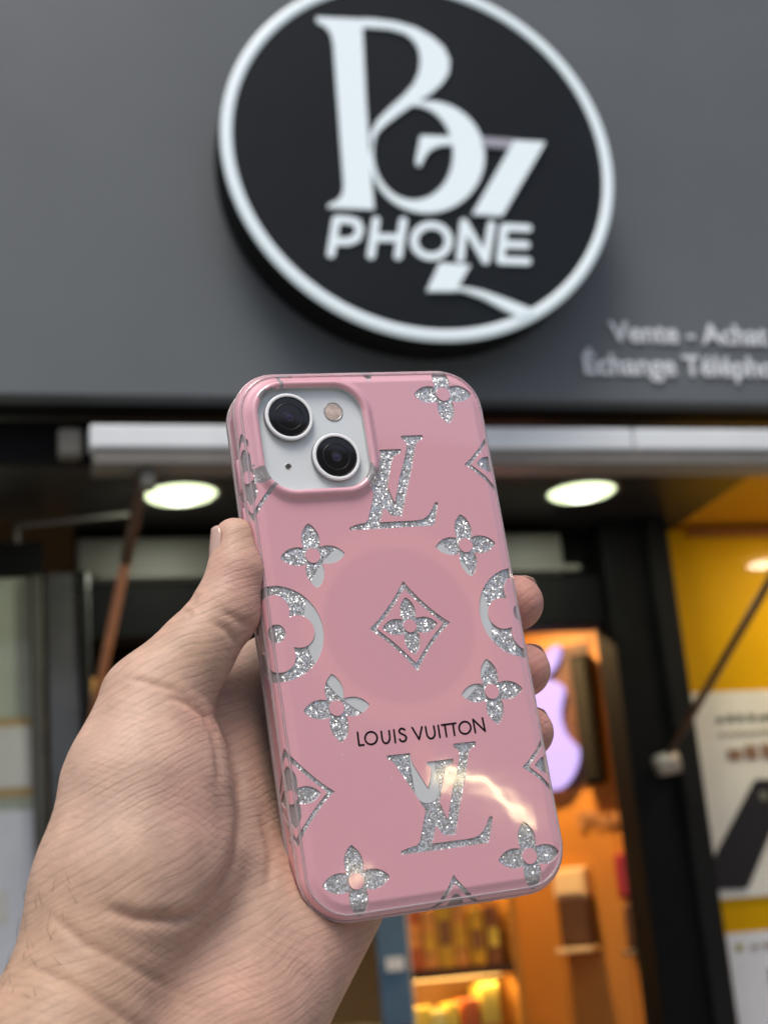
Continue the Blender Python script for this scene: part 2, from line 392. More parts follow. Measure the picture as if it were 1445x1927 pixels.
arc = empty('added_streak_tube', (5.5, -9.92, 2.4))  # unseen lamp, added only to throw the pale streak onto the case
tag(arc, 'curved warm light tube added out of view, placed to mirror as a pale streak on the pink case', 'lamp')
M_tube = mat('streak_tube_glow', (0.8, 0.75, 0.6), 0.4, emit=(1.0, 0.80, 0.44), estr=22.0)
obj('tube', tube_mesh([(-0.33, 0, 0.78), (-0.2, 0, 0.79), (-0.07, 0, 0.75), (0.16, 0, 0.64), (0.31, 0, 0.53), (0.44, 0, 0.41)], 0.034, 12), M_tube, arc, True)
obj('short_streak_tube', tube_mesh([(-1.10, 0, 0.10), (-1.02, 0, 0.04)], 0.02, 10), M_tube, arc, True)
obj('mount', box_mesh((-1.3, 0.06, -0.1), (0.6, 0.08, 0.95)), M_black, arc).location = (0, -0.16, 0)

# painted words on the fascia, letter by letter
def word_letters(text, x, z, size, parent, material, tilt=0.0, th=0.004, yoff=-0.0045):
    cu = bpy.data.curves.new('text', 'FONT')
    cu.body = text
    cu.size = size
    cu.extrude = th / 2
    cu.offset = size * 0.018
    o = bpy.data.objects.new('text', cu)
    col.objects.link(o)
    dg = bpy.context.evaluated_depsgraph_get()
    me = bpy.data.meshes.new_from_object(o.evaluated_get(dg), depsgraph=dg)
    bpy.data.objects.remove(o); bpy.data.curves.remove(cu)
    me.materials.clear()
    bm = bmesh.new(); bm.from_mesh(me); bpy.data.meshes.remove(me)
    bmesh.ops.remove_doubles(bm, verts=bm.verts, dist=1e-6)
    seen, isl = set(), []
    for v in bm.verts:
        if v.index in seen: continue
        st, comp = [v], []
        seen.add(v.index)
        while st:
            q = st.pop(); comp.append(q)
            for e_ in q.link_edges:
                w = e_.other_vert(q)
                if w.index not in seen: seen.add(w.index); st.append(w)
        isl.append(comp)
    isl.sort(key=lambda c_: min(q.co.x for q in c_))
    merged = []
    for c_ in isl:
        lo, hi = min(q.co.x for q in c_), max(q.co.x for q in c_)
        if merged and lo < merged[-1][1] - 0.35 * (hi - lo):
            merged[-1][0].extend(c_); merged[-1][1] = max(hi, merged[-1][1])
        else:
            merged.append([list(c_), hi])
    for comp, _ in merged:
        ids = {q: i for i, q in enumerate(comp)}
        fs = {f for q in comp for f in q.link_faces}
        m2 = bpy.data.meshes.new('letter')
        m2.from_pydata([q.co[:] for q in comp], [], [[ids[q] for q in f.verts] for f in fs])
        m2.transform(Matrix.Translation((x, yoff, z)) @ Matrix.Rotation(tilt, 4, 'Y') @ Matrix.Rotation(math.pi / 2, 4, 'X'))
        obj('letter', m2, material, parent)
    bm.free()

word_letters('Vente - Achat', 1.236 - 0.84, 2.757 - 2.629, 0.062, fascia, M_letter)
word_letters('Échange Téléphone', 1.165 - 0.84, 2.686 - 2.629, 0.062, fascia, M_letter)

# ------------------------------------------------------------------ round lit sign
SCX, SCZ = 0.8435, 3.0975
sign = empty('round_sign', (SCX, 2.60, SCZ))
tag(sign, 'big round black shop sign with a glowing white rim and lit letters', 'sign')
o = obj('sign_box', lathe_mesh([(0, 0.004), (0.388, 0.004), (0.392, 0.01), (0.392, 0.105), (0.36, 0.1055)], 96), M_signbox, sign, False)
o.rotation_euler = (math.pi / 2, 0, 0)
o = obj('sign_face', lathe_mesh([(0.372, 0.104), (0.372, 0.111), (0, 0.111)], 96), M_signface, sign)
o.rotation_euler = (math.pi / 2, 0, 0)
o = obj('glowing_rim', lathe_mesh([(0.3735, 0.104), (0.3735, 0.113), (0.376, 0.115), (0.391, 0.115), (0.394, 0.112), (0.395, 0.107), (0.390, 0.1065)], 128), M_lit, sign, True)
o.rotation_euler = (math.pi / 2, 0, 0)
for i, (k, loops) in enumerate(EMBLEM.items()):
    th = 0.004 + 0.0007 * i
    me = xz(plate_mesh(loops, th, 0.0, -0.0022), -0.1115)
    o = obj('emblem_' + k, me, M_lit2 if k == 'bar' else M_lit, sign)
for ch, sts in SIGN_TEXT:
    if ch == 'O':
        me = ring_mesh([(x_, z_ - 0.004) for x_, z_ in sts[0]], 0.0074, 0.004)
    else:
        me = join_meshes([stroke_mesh([(x_, z_ - 0.004) for x_, z_ in s], 0.0074, 0.004 + 0.0006 * j) for j, s in enumerate(sts)])
    obj('letter', xz(me, -0.1115), M_lit, sign)

# ------------------------------------------------------------------ folded awning under the fascia
aw = empty('awning_bar', (0.2, 2.64, 2.506))
tag(aw, 'long white awning front bar running under the grey fascia', 'awning')
box('front_profile', (0.0, -0.03, 0.026), (1.06, 0.02, 0.072), M_bar, aw, 0.006, 3)
box('front_profile', (1.064, -0.03, 0.026), (3.4, 0.02, 0.072), M_bar, aw, 0.006, 3)
box('under_profile', (0.006, -0.024, -0.004), (3.4, 0.05, 0.0255), M_bar2, aw, 0.004, 2)
box('bracket', (0.09, -0.012, -0.045), (0.118, 0.02, -0.006), M_beige, aw, 0.006, 2)
box('end_cap', (-0.055, 0.0, 0.02), (-0.012, 0.03, 0.075), M_beige, aw, 0.006, 2)
box('cassette', (-1.5, 0.055, 0.03), (3.4, 0.09, 0.108), M_black, aw)

rod = empty('support_rod', (0.245, 3.43, 2.16))
tag(rod, 'thin copper coloured rod slanting up left of the thumb towards the white bar', 'rod')
obj('shaft', tube_mesh([(0.0, 0.0, 0.0), (0.037, -0.545, 0.232)], 0.0105, 12), M_copper, rod, True)
obj('upper_sleeve', tube_mesh([(0.0373, -0.549, 0.2337), (0.052, -0.775, 0.33)], 0.0115, 12), M_brown, rod, True)
rod = empty('support_rod', (1.635, 3.46, 2.02))
tag(rod, 'thin brown rod slanting up from the black door post across the yellow panel', 'rod')
obj('shaft', tube_mesh([(0.0, 0.0, 0.0), (0.0, -0.78, 0.36)], 0.0095, 12), M_brown, rod, True)
obj('clamp', tube_mesh([(-0.03, -0.02, -0.014), (0.02, -0.02, -0.004)], [0.026, 0.03], 14), mat('clamp_metal', (0.45, 0.40, 0.34), 0.35, 0.3), rod, True)

# ------------------------------------------------------------------ ceiling lamps in the entrance
def downlight(x, y, z, r, label, glow, bowl, energy, colr):
    t = empty('ceiling_lamp', (x, y, z))
    tag(t, label, 'lamp', 'round ceiling lamps over the entrance')
    obj('trim_ring', lathe_mesh([(r * 0.98, 0.0), (r * 1.0, -0.006), (r * 1.09, -0.006), (r * 1.12, 0.0)], 48), M_bar2, t, True)
    obj('bowl', lathe_mesh([(r * 0.98, -0.001), (r * 0.90, -0.008), (r * 0.70, -0.011), (0, -0.012)], 48), bowl, t, True)
    obj('bulb', lathe_mesh([(r * 0.46, -0.0125), (r * 0.4, -0.019), (0, -0.021)], 32), glow, t, True)
    ld = bpy.data.lights.new('lamp_light', 'AREA')
    ld.shape = 'DISK'; ld.size = r * 1.6; ld.energy = energy; ld.color = colr
    lo = bpy.data.objects.new('lamp_light', ld); col.objects.link(lo); lo.parent = t
    lo.location = (0, 0, -0.024)
    return t
downlight(0.444, 3.24, 2.649, 0.083, 'glowing round ceiling lamp between the copper rod and the phone', M_lamp, M_lampbowl, 1.2, (0.95, 1.0, 0.85))
downlight(1.408, 3.235, 2.649, 0.083, 'glowing round ceiling lamp right of the phone, left of the yellow panel', M_lamp, M_lampbowl, 1.2, (0.95, 1.0, 0.85))
downlight(2.25, 3.22, 2.652, 0.075, 'glowing round ceiling lamp over the yellow window bay, mirrored in its panel', M_lampw, M_lampw, 3.0, (1.0, 0.85, 0.6))

# ------------------------------------------------------------------ door frame
post = empty('door_post', (0.204, 3.47, 0.0))
tag(post, 'grey metal door post on the left, behind the copper rod', 'post')
box('profile', (-0.049, 0.0, 0.004), (0.049, 0.09, 2.53), M_steel, post, 0.004, 2)
box('edge_strip', (0.022, -0.012, 0.004), (0.044, -0.001, 2.53), M_darkmetal, post, 0.003, 1)
post = empty('door_post', (1.64, 3.47, 0.0))
tag(post, 'wide black door post on the right, next to the yellow panel', 'post')
box('profile', (-0.09, 0.0, 0.004), (0.03, 0.12, 2.648), M_black, post, 0.004, 2)
box('front_strip', (0.033, -0.015, 0.004), (0.09, 0.12, 2.648), M_darkmetal, post, 0.004, 2)
tr = empty('entrance_lintel', (0.25, 3.50, 2.36))
tag(tr, 'dark lintel with a beige upper panel spanning between the two posts', 'door frame')
box('beige_panel', (-0.02, 0.0, 0.152), (1.20, 0.05, 0.262), M_beige, tr, 0.004, 1)
box('lower_rail', (-0.02, 0.01, 0.02), (1.295, 0.07, 0.149), M_black, tr, 0.004, 1)
box('backing', (-0.02, 0.071, 0.02), (1.295, 0.09, 0.288), M_black, tr)
box('trim', (0.02, -0.012, 0.158), (1.24, -0.001, 0.175), M_beige, tr, 0.003, 1)

br = empty('hanging_bar', (0.085, 3.30, 2.585))
tag(br, 'thin pale bar under the dark entrance ceiling, left of the copper rod', 'bar')
obj('tube', tube_mesh([(0, 0, 0.008), (0.26, 0, 0.036)], 0.0055, 8), M_bar2, br, True)
obj('drop', tube_mesh([(0, 0, 0.008), (0.004, 0, -0.03)], 0.006, 8), M_bar2, br, True)
obj('drop', tube_mesh([(0.255, 0, 0.036), (0.255, 0, 0.066)], 0.004, 8), M_bar2, br, True)
rail = empty('ceiling_rail', (0.30, 4.6, 2.28))
tag(rail, 'pale horizontal metal rail in the dark shop left of the thumb', 'rail')
obj('tube', tube_mesh([(0, 0, 0), (1.3, 0, 0)], 0.02, 12), M_bar, rail, True)
obj('hanger', tube_mesh([(0.3, 0, 0.02), (0.3, 0, 0.38)], 0.006, 8), M_steel, rail)
obj('hanger', tube_mesh([(1.1, 0, 0.02), (1.1, 0, 0.38)], 0.006, 8), M_steel, rail)
duct = empty('ventilation_duct', (0.30, 4.7, 2.36))
tag(duct, 'round grey ventilation duct with a bright sheen above the pale rail', 'duct')
obj('pipe', tube_mesh([(0, 0, 0), (1.4, 0, 0)], 0.055, 20), M_steel, duct, True)
obj('strap', tube_mesh([(0.35, 0, 0), (0.38, 0, 0)], 0.058, 20), M_darkmetal, duct, True)
box('orange_beam', (0.2, 5.0, 2.42), (1.9, 5.1, 2.47), M_wood2)
bpy.data.objects['orange_beam'].name = 'ceiling_beam'
tag(bpy.data.objects['ceiling_beam'], 'narrow orange wooden beam under the dark shop ceiling', 'beam')
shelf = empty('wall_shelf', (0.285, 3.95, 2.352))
tag(shelf, 'amber shelf edge with its glow put into the board, just above the base of the thumb', 'shelf')
box('board', (0, 0, 0), (0.5, 0.2, 0.022), mat('self_glowing_board', (0.75, 0.42, 0.09), 0.5, emit=(1.0, 0.5, 0.1), estr=0.25), shelf, 0.002, 1)  # no lamp here: the lit look is emission put into the board
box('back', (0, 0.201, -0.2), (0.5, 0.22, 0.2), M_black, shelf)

# ------------------------------------------------------------------ left window bay
lb = empty('window_panel', (-0.42, 3.44, 0.0))
tag(lb, 'pale green window panel at the left edge, left of the grey post', 'window')
box('pane', (-1.0, 0.03, 0.01), (0.56, 0.05, 2.52), M_green, lb)
box('edge_trim', (0.538, 0.005, 0.01), (0.565, 0.029, 2.52), M_beige, lb, 0.003, 1)
box('sill', (-1.0, 0.01, 2.525), (0.57, 0.06, 2.60), M_darkmetal, lb)
ps = empty('small_poster', (0.05, 3.462, 2.02))
tag(ps, 'small pale poster with a yellow border on the green window panel', 'poster')
box('sheet', (-0.06, 0.0, 0.0), (0.09, 0.005, 0.175), M_frame_y, ps)
box('print', (-0.05, -0.003, 0.02), (0.066, -0.0005, 0.155), M_paper, ps)
ps = empty('white_poster', (0.03, 3.462, 1.3))
tag(ps, 'tall bright white poster under the yellow bordered poster at the left edge', 'poster')
box('sheet', (-0.10, 0.0, 0.0), (0.11, 0.005, 0.69), M_paperw, ps)
box('print', (-0.08, -0.003, 0.45), (0.03, -0.0005, 0.52), M_paper, ps)

# ------------------------------------------------------------------ yellow window bay with posters
yb = empty('yellow_panel', (1.732, 3.55, 0.0))
tag(yb, 'glossy yellow display panel filling the window bay on the right', 'panel')
box('board', (0.0, 0.0, 0.01), (2.15, 0.04, 2.640), M_yellow, yb)
box('top_rail', (0.10, -0.014, 2.618), (2.1, -0.001, 2.640), M_wood2, yb)

def marks(n, x0, x1, z, h, parent, m, y=-0.0035):
    w = (x1 - x0) / n
    ms = []
    for i in range(n):
        ww = w * random.uniform(0.55, 0.85)
        hh = h * random.choice((1.0, 0.72, 0.78, 1.05))
        ms.append(box_mesh((x0 + i * w, y, z - h / 2), (x0 + i * w + ww, y + 0.002, z - h / 2 + hh)))
    return obj('printed_line', join_meshes(ms), m, parent)

ps = empty('phone_poster', (1.766, 3.543, 1.683))
tag(ps, 'white poster with a slanted black phone picture on the yellow panel', 'poster')
box('sheet', (0, 0, 0), (0.47, 0.006, 0.517), M_paper, ps)
marks(12, 0.068, 0.42, 0.447, 0.017, ps, M_ink_grey)
marks(14, 0.068, 0.42, 0.408, 0.012, ps, M_ink_tan)
marks(7, 0.085, 0.42, 0.357, 0.036, ps, M_ink_brown)
obj('printed_dot', xz(lathe_mesh([(0, 0), (0.009, 0), (0.009, 0.002), (0, 0.002)], 16)), M_ink_green, ps).location = (0.02, -0.001, 0.495)
obj('printed_phone', xz(plate_mesh([[(0.137, 0.272), (0.0, 0.096), (0.004, 0.024), (0.078, 0.02), (0.09, 0.03), (0.235, 0.25), (0.215, 0.285), (0.15, 0.287)]], 0.003), -0.0015), M_ink_black, ps)
obj('printed_lens', xz(lathe_mesh([(0, 0), (0.012, 0), (0.012, 0.002), (0, 0.002)], 16)), M_ink_grey, ps).location = (0.165, -0.005, 0.245)
ps = empty('lower_poster', (1.774, 3.543, 1.06))
tag(ps, 'white poster low on the yellow panel, under the black phone picture', 'poster')
box('sheet', (0, 0, 0), (0.47, 0.006, 0.54), M_paperw, ps)
obj('printed_dot', xz(lathe_mesh([(0, 0), (0.010, 0), (0.010, 0.002), (0, 0.002)], 16)), M_ink_green, ps).location = (0.03, -0.001, 0.505)
marks(10, 0.06, 0.42, 0.505, 0.010, ps, M_ink_tan)
marks(6, 0.10, 0.42, 0.43, 0.04, ps, M_ink_grey)
marks(4, 0.13, 0.42, 0.33, 0.05, ps, M_ink_brown)

# ------------------------------------------------------------------ orange interior
# slanted wooden partition: its local x runs from the near end to the far end
pw = empty('wood_partition', (1.92, 4.006, 0.005), )
pw.rotation_euler = (0, 0, R(135))
tag(pw, 'orange wooden partition inside the shop, right of the phone', 'partition')
for i in range(4):
    box('board', (i * 0.205, -0.03, 0.0), (i * 0.205 + 0.2035, 0.0, 2.61), M_wood, pw, 0.002, 1)
# lit apple-shaped sign hung on the partition
apple = empty('apple_sign', (1.92, 4.006, 2.05))
apple.rotation_euler = (0, 0, R(-45))
tag(apple, 'purple glowing apple shaped sign on the orange partition, behind the fingertips', 'sign')
body = [(0.0, 0.31), (0.05, 0.33), (0.095, 0.325), (0.135, 0.295), (0.118, 0.255), (0.107, 0.215), (0.113, 0.165), (0.135, 0.13), (0.155, 0.11), (0.148, 0.07), (0.12, 0.025), (0.085, 0.0), (0.045, 0.0), (0.0, 0.014), (-0.05, 0.0), (-0.09, 0.008), (-0.13, 0.05), (-0.16, 0.12), (-0.165, 0.19), (-0.145, 0.26), (-0.10, 0.31), (-0.05, 0.325)]
leaf = [(0.0, 0.335), (0.025, 0.338), (0.055, 0.355), (0.08, 0.39), (0.085, 0.425), (0.05, 0.415), (0.018, 0.385)]
def smooth_loop(lp, k=2):
    for _ in range(k):
        q = []
        for i in range(len(lp)):
            a_, b_ = lp[i], lp[(i + 1) % len(lp)]
            q += [(a_[0] * .75 + b_[0] * .25, a_[1] * .75 + b_[1] * .25), (a_[0] * .25 + b_[0] * .75, a_[1] * .25 + b_[1] * .75)]
        lp = q
    return lp
APX = -0.43
obj('fruit', xz(plate_mesh([smooth_loop([(x + APX, z) for x, z in body])], 0.02), -0.012), M_purple, apple)
obj('leaf', xz(plate_mesh([smooth_loop([(x + APX + 0.05, z) for x, z in leaf])], 0.02), -0.012), M_purple, apple)
box('backing', (APX - 0.02, -0.006, 0.0), (APX + 0.215, -0.001, 0.42), M_wooddark, apple)
word = empty('wall_lettering', (1.92, 4.006, 1.93))
word.rotation_euler = (0, 0, R(-45))
tag(word, 'pale raised word on the orange partition below the apple sign', 'lettering')
word_letters('iPhone', -0.315, 0.0, 0.07, word, mat('tan_letter', (0.46, 0.24, 0.10), 0.5), th=0.008, yoff=-0.007)

def framed(name, x0, x1, z0, z1, label, m_frame, m_in, extra=None):
    t = empty(name, (1.92, 4.006, z0))
    t.rotation_euler = (0, 0, R(-45))
    tag(t, label, 'picture' if 'picture' in name else 'box')
    d = 0.05
    box('frame', (x0, -d, 0), (x1, -0.001, z1 - z0), m_frame, t, 0.004, 1)
    box('inset', (x0 + 0.01, -d - 0.004, 0.012), (x1 - 0.012, -d - 0.0005, z1 - z0 - 0.012), m_in, t)
    if extra: box('ledge', (x0 - 0.006, -d - 0.03, -0.014), (x1 + 0.004, -0.002, -0.001), extra, t, 0.002, 1)
    return t
framed('picture_box', -0.389, -0.291, 1.60, 1.735, 'dark open box with a pale ledge on the orange partition', M_wooddark, M_brown, M_cream)
framed('cream_card_box', -0.396, -0.296, 1.738, 1.82, 'cream coloured carton above the dark box on the partition', M_cream, M_cream)
framed('red_package', -0.199, -0.151, 1.72, 1.845, 'red package hung on the partition next to the black post', mat('red_card', (0.35, 0.02, 0.015), 0.45), mat('magenta_card', (0.26, 0.025, 0.05), 0.45))
framed('grey_package', -0.19, -0.14, 1.58, 1.70, 'dark brown package hung under the red package', M_wooddark, M_brown, M_beige)
framed('black_display_box', -0.262, -0.205, 2.05, 2.43, 'tall black display box right of the purple sign', M_black, M_darkmetal)

# cabinet with goods behind the bottom edge of the phone
cab = empty('display_cabinet', (1.105, 4.12, 0.005))
tag(cab, 'amber lit display cabinet with shelves below the phone', 'cabinet')
W = 0.315
box('side_panel', (0.0, 0.0, 0.0), (0.022, 0.28, 1.98), M_white, cab)
box('side_panel', (W, 0.0, 0.0), (W + 0.018, 0.28, 1.98), M_wood, cab)
box('back_panel', (0.018, 0.262, 0.0), (W, 0.28, 1.98), M_wood, cab)
for z in (0.9, 1.22, 1.545, 1.86):
    box('shelf', (0.019, 0.0, z), (W - 0.001, 0.261, z + 0.024), M_wooddark, cab)
for z in (1.535, 1.85):
    st = box('light_strip', (0.03, 0.10, z + 0.003), (W - 0.01, 0.115, z + 0.0095), mat('amber_strip', (0.9, 0.7, 0.4), 0.5, emit=(1.0, 0.60, 0.18), estr=0.7), cab)
    ld = bpy.data.lights.new('strip_light', 'AREA'); ld.shape = 'RECTANGLE'; ld.size = W - 0.05; ld.size_y = 0.02; ld.energy = 0.7; ld.color = (1.0, 0.66, 0.26)
    lo = bpy.data.objects.new('strip_light', ld); col.objects.link(lo); lo.parent = cab; lo.location = (W / 2, 0.03, z - 0.004); lo.rotation_euler = (R(20), 0, 0)
goods_cols = [(0.80, 0.58, 0.08), (0.72, 0.38, 0.03), (0.52, 0.12, 0.03), (0.85, 0.70, 0.22), (0.28, 0.11, 0.04), (0.74, 0.30, 0.06), (0.62, 0.46, 0.08)]
gm = [mat('carton_%d' % i, c, 0.45, vary=0.15, vscale=30) for i, c in enumerate(goods_cols)]
cname = ['yellow', 'orange', 'red', 'pale yellow', 'brown', 'amber', 'olive']
n_g = 0
for zi, z in enumerate((1.244, 1.569)):
    x = 0.026
    k = 0
    while x < W - 0.05:
        w = random.uniform(0.032, 0.055); h = random.uniform(0.20, 0.28) if zi == 0 else random.uniform(0.14, 0.26); dd = random.uniform(0.06, 0.12)
        ci = (k * 3 + zi * 2 + random.randrange(2)) % 7
        t = empty('carton', (1.105 + x + w / 2, 4.12 + 0.03 + dd / 2, 0.005 + z + 0.0002))
        tag(t, '%s carton, number %s from the left on the %s cabinet shelf' % (cname[ci], ['one', 'two', 'three', 'four', 'five', 'six', 'seven', 'eight'][k], ['lower', 'upper'][zi]), 'carton', 'cartons in the display cabinet')
        box('case', (-w / 2, -dd / 2, 0), (w / 2, dd / 2, h), gm[ci], t, 0.002, 1)
        box('label_patch', (-w * 0.35, -dd / 2 - 0.002, h * 0.3), (w * 0.35, -dd / 2 - 0.0005, h * 0.62), gm[(ci + 3) % 7], t)
        x += w + random.uniform(0.002, 0.012); k += 1
ba = empty('blue_banner', (1.03, 4.10, 1.44))
tag(ba, 'slate blue panel with a white blur between the hand and the amber cabinet', 'panel')
box('sheet', (0.0, 0.0, 0.0), (0.085, 0.012, 0.42), M_blue, ba)
box('print', (0.02, -0.004, 0.14), (0.07, -0.0005, 0.175), M_paperw, ba)
box('stand', (-0.15, 0.013, -1.43), (0.08, 0.05, -0.001), M_steel, ba)
co = empty('counter', (0.3, 4.10, 0.005))
tag(co, 'pale counter top with a dark front left of the blue panel', 'counter')
box('top', (0.0, 0.055, 1.40), (0.80, 0.5, 1.43), M_white, co, 0.003, 1)
box('front', (0.02, 0.07, 0.0), (0.78, 0.48, 1.399), M_black, co)
# warm ceiling lamps of the shop, out of the photograph behind the phone
def inner_lamp(x, y, z, e, label):
    t = empty('shop_lamp', (x, y, z)); tag(t, label, 'lamp')
    obj('housing', lathe_mesh([(0.0, 0.0), (0.07, 0.0), (0.07, -0.05), (0.062, -0.05), (0.062, -0.02), (0, -0.02)], 32), M_bar2, t, True)
    ld = bpy.data.lights.new('lamp_light', 'AREA'); ld.shape = 'DISK'; ld.size = 0.12; ld.energy = e; ld.color = (1.0, 0.62, 0.28)
    lo = bpy.data.objects.new('lamp_light', ld); col.objects.link(lo); lo.parent = t; lo.location = (0, 0, -0.03)
inner_lamp(1.42, 4.02, 2.655, 16.0, 'warm lamp in the shop ceiling in front of the wooden partition')
inner_lamp(1.0, 5.6, 2.655, 8.0, 'warm lamp in the shop ceiling further back')

# ------------------------------------------------------------------ pose of the phone (its own frame in mm: x right, y up, z to the viewer, z = 0 the case back)
PR = np.array([[0.9338, -0.1556, 0.3221], [-0.0526, -0.9504, -0.3066], [0.3538, 0.2694, -0.8957]])
PT = np.array([4.4599, 30.8815, 415.8211])
PW = W2C @ PR
POSE = Matrix.Identity(4)
ctr = CAM + W2C @ (PT * MM)
for i in range(3):
    for j in range(3):
        POSE[i][j] = PW[i][j]
    POSE[i][3] = ctr[i]
_q = POSE.to_3x3().to_quaternion()
POSE = Matrix.Translation(POSE.translation) @ _q.to_matrix().to_4x4()

HW, HH, ER, CR = 37.5, 75.5, 3.2, 12.5        # case half size, edge size, corner radius
CHA_, CHL, ARC = R(22), 2.5, 2.2              # the edge: a shallow chamfer, then a round turn into the side
EDW = CHL * math.cos(CHA_) + ARC * (1 - math.sin(CHA_))
FA, FB, FC = HW - EDW, HH - EDW, CR - EDW     # flat field
SIDE = CHL + ARC * (math.pi / 2 - CHA_)
DMAX = SIDE + 8.4

# ---- signed distance helpers (numpy, mm)
def sd_rrect(x, y, a, b, r):
    px, py = np.abs(x) - (a - r), np.abs(y) - (b - r)
    return np.hypot(np.maximum(px, 0), np.maximum(py, 0)) + np.minimum(np.maximum(px, py), 0) - r

def sd_poly(x, y, P):
    P = np.array(P)
    d = np.full(x.shape, 1e9); s = np.ones(x.shape)
    n = len(P)
    for i in range(n):
        a, b = P[i], P[i - 1]
        ex, ey = b - a
        wx, wy = x - a[0], y - a[1]
        t = np.clip((wx * ex + wy * ey) / (ex * ex + ey * ey + 1e-12), 0, 1)
        d = np.minimum(d, (wx - ex * t) ** 2 + (wy - ey * t) ** 2)
        c1, c2, c3 = y >= a[1], y < b[1], ex * wy > ey * wx
        flip = (c1 & c2 & c3) | (~c1 & ~c2 & ~c3)
        s = np.where(flip, -s, s)
    return s * np.sqrt(d)

def sd_flower(x, y, k=1.0):
    x, y = x / k, y / k
    d = np.full(x.shape, 1e9)
    L, hw = 4.9, 2.62
    rad = (L * L + hw * hw) / (2 * hw)
    for ang in range(4):
        c, s = math.cos(ang * math.pi / 2), math.sin(ang * math.pi / 2)
        u, v = x * c + y * s - 4.4, -x * s + y * c
        d = np.minimum(d, np.maximum(np.hypot(u, v - (rad - hw)), np.hypot(u, v + (rad - hw))) - rad)
    return np.maximum(d, 2.1 - np.hypot(x, y)) * k

def sd_diamond(x, y):
    a, b, p = 12.15, 13.05, 0.87
    ax, ay = np.maximum(np.abs(x), 1e-3), np.maximum(np.abs(y), 1e-3)
    g_ = ((ax / a) ** p + (ay / b) ** p) ** (1 / p)
    F = g_ - 1
    gx = g_ ** (1 - p) * (ax / a) ** (p - 1) / a
    gy = g_ ** (1 - p) * (ay / b) ** (p - 1) / b
    gn = np.clip(np.hypot(gx, gy), 0.08, 0.16)
    d = F / gn
    band = np.maximum(d, -1.15 - d)
    return np.minimum(band, sd_flower(x, y, 0.88))

def sd_round(x, y):
    d = np.hypot(x, y) - 13.15
    q = np.maximum(np.abs(x), np.abs(y)) - 4.3
    for cx, cy in ((6.15, 0), (-6.15, 0), (0, 6.15), (0, -6.15)):
        q = np.minimum(q, np.hypot(x - cx, y - cy) - 4.45)
    d = np.maximum(d, -q)
    return np.minimum(d, np.hypot(x, y) - 2.5)

def sd_mono(x, y):
    d = np.full(x.shape, 1e9)
    near = (np.abs(x) < 18) & (np.abs(y) < 18)
    xs, ys = x[near], y[near]
    dd = np.full(xs.shape, 1e9)
    for P in MONOGRAM:
        dd = np.minimum(dd, sd_poly(xs, ys, P))
    d[near] = dd
    return np.minimum(d, 40)

MOTIFS = [('flower_cutout', sd_flower, p) for p in ((-22.0, 21.2), (23.6, 21.3), (25.0, 67.4), (-21.7, -21.1), (23.7, -21.0), (-23.4, -66.2), (26.1, -66.3), (-22.4, 67.6), (-45.0, -88.5))]
MOTIFS += [('diamond_cutout', sd_diamond, p) for p in ((2.85, -0.6), (-37.6, -42.8), (40.6, -42.6), (39.6, 45.4), (3.4, -81.0), (2.7, 84.9), (-37.3, 45.0))]
MOTIFS += [('round_flower_cutout', sd_round, p) for p in ((-35.3, 0.45), (37.3, 0.7))]
MOTIFS += [('monogram_cutout', sd_mono, p) for p in ((3.1, 41.4), (3.1, -47.6))]

def all_sd(x, y):
    best = np.full(x.shape, 1e9); idx = np.zeros(x.shape, int)
    for i, (_, fn, (cx, cy)) in enumerate(MOTIFS):
        d = fn(x - cx, y - cy)
        m = d < best
        best = np.where(m, d, best); idx = np.where(m, i, idx)
    return best, idx

def flat_d(x, y):
    return sd_rrect(x, y, FA, FB, FC)

def wrap(x, y, depth):
    """lay the flat sheet (x, y) over the case: flat field, rounded edge, straight side"""
    px, py = np.abs(x) - (FA - FC), np.abs(y) - (FB - FC)
    d = sd_rrect(x, y, FA, FB, FC)
    both = (px > 0) & (py > 0)
    ln = np.maximum(np.hypot(px, py), 1e-9)
    nx = np.where(both, px / ln, np.where(px > py, 1.0, 0.0)) * np.sign(x)
    ny = np.where(both, py / ln, np.where(px > py, 0.0, 1.0)) * np.sign(y)
    dd = np.maximum(d, 0)
    th = np.where(dd < 0.12, dd / 0.12 * CHA_, np.minimum(CHA_ + np.maximum(dd - CHL, 0) / ARC, math.pi / 2))
    d1 = np.minimum(dd, CHL)
    s = np.maximum(dd - SIDE, 0)
    qx, qy = x - nx * dd, y - ny * dd
    tb = np.maximum(th, CHA_)
    o = d1 * math.cos(CHA_) + ARC * (np.sin(tb) - math.sin(CHA_)) - np.maximum(s - 7.4, 0) * 0.5
    z = -d1 * math.sin(CHA_) - ARC * (math.cos(CHA_) - np.cos(tb)) - s
    hx = np.sin(th)
    depth = depth - 0.12 * np.exp(-((d - 2.5) / 0.4) ** 2) - 0.16 * np.exp(-((d - 5.6) / 0.45) ** 2)      # moulded ridges along the edge
    return np.stack([qx + nx * (o - depth * hx), qy + ny * (o - depth * hx), z - depth * np.cos(th)], -1)

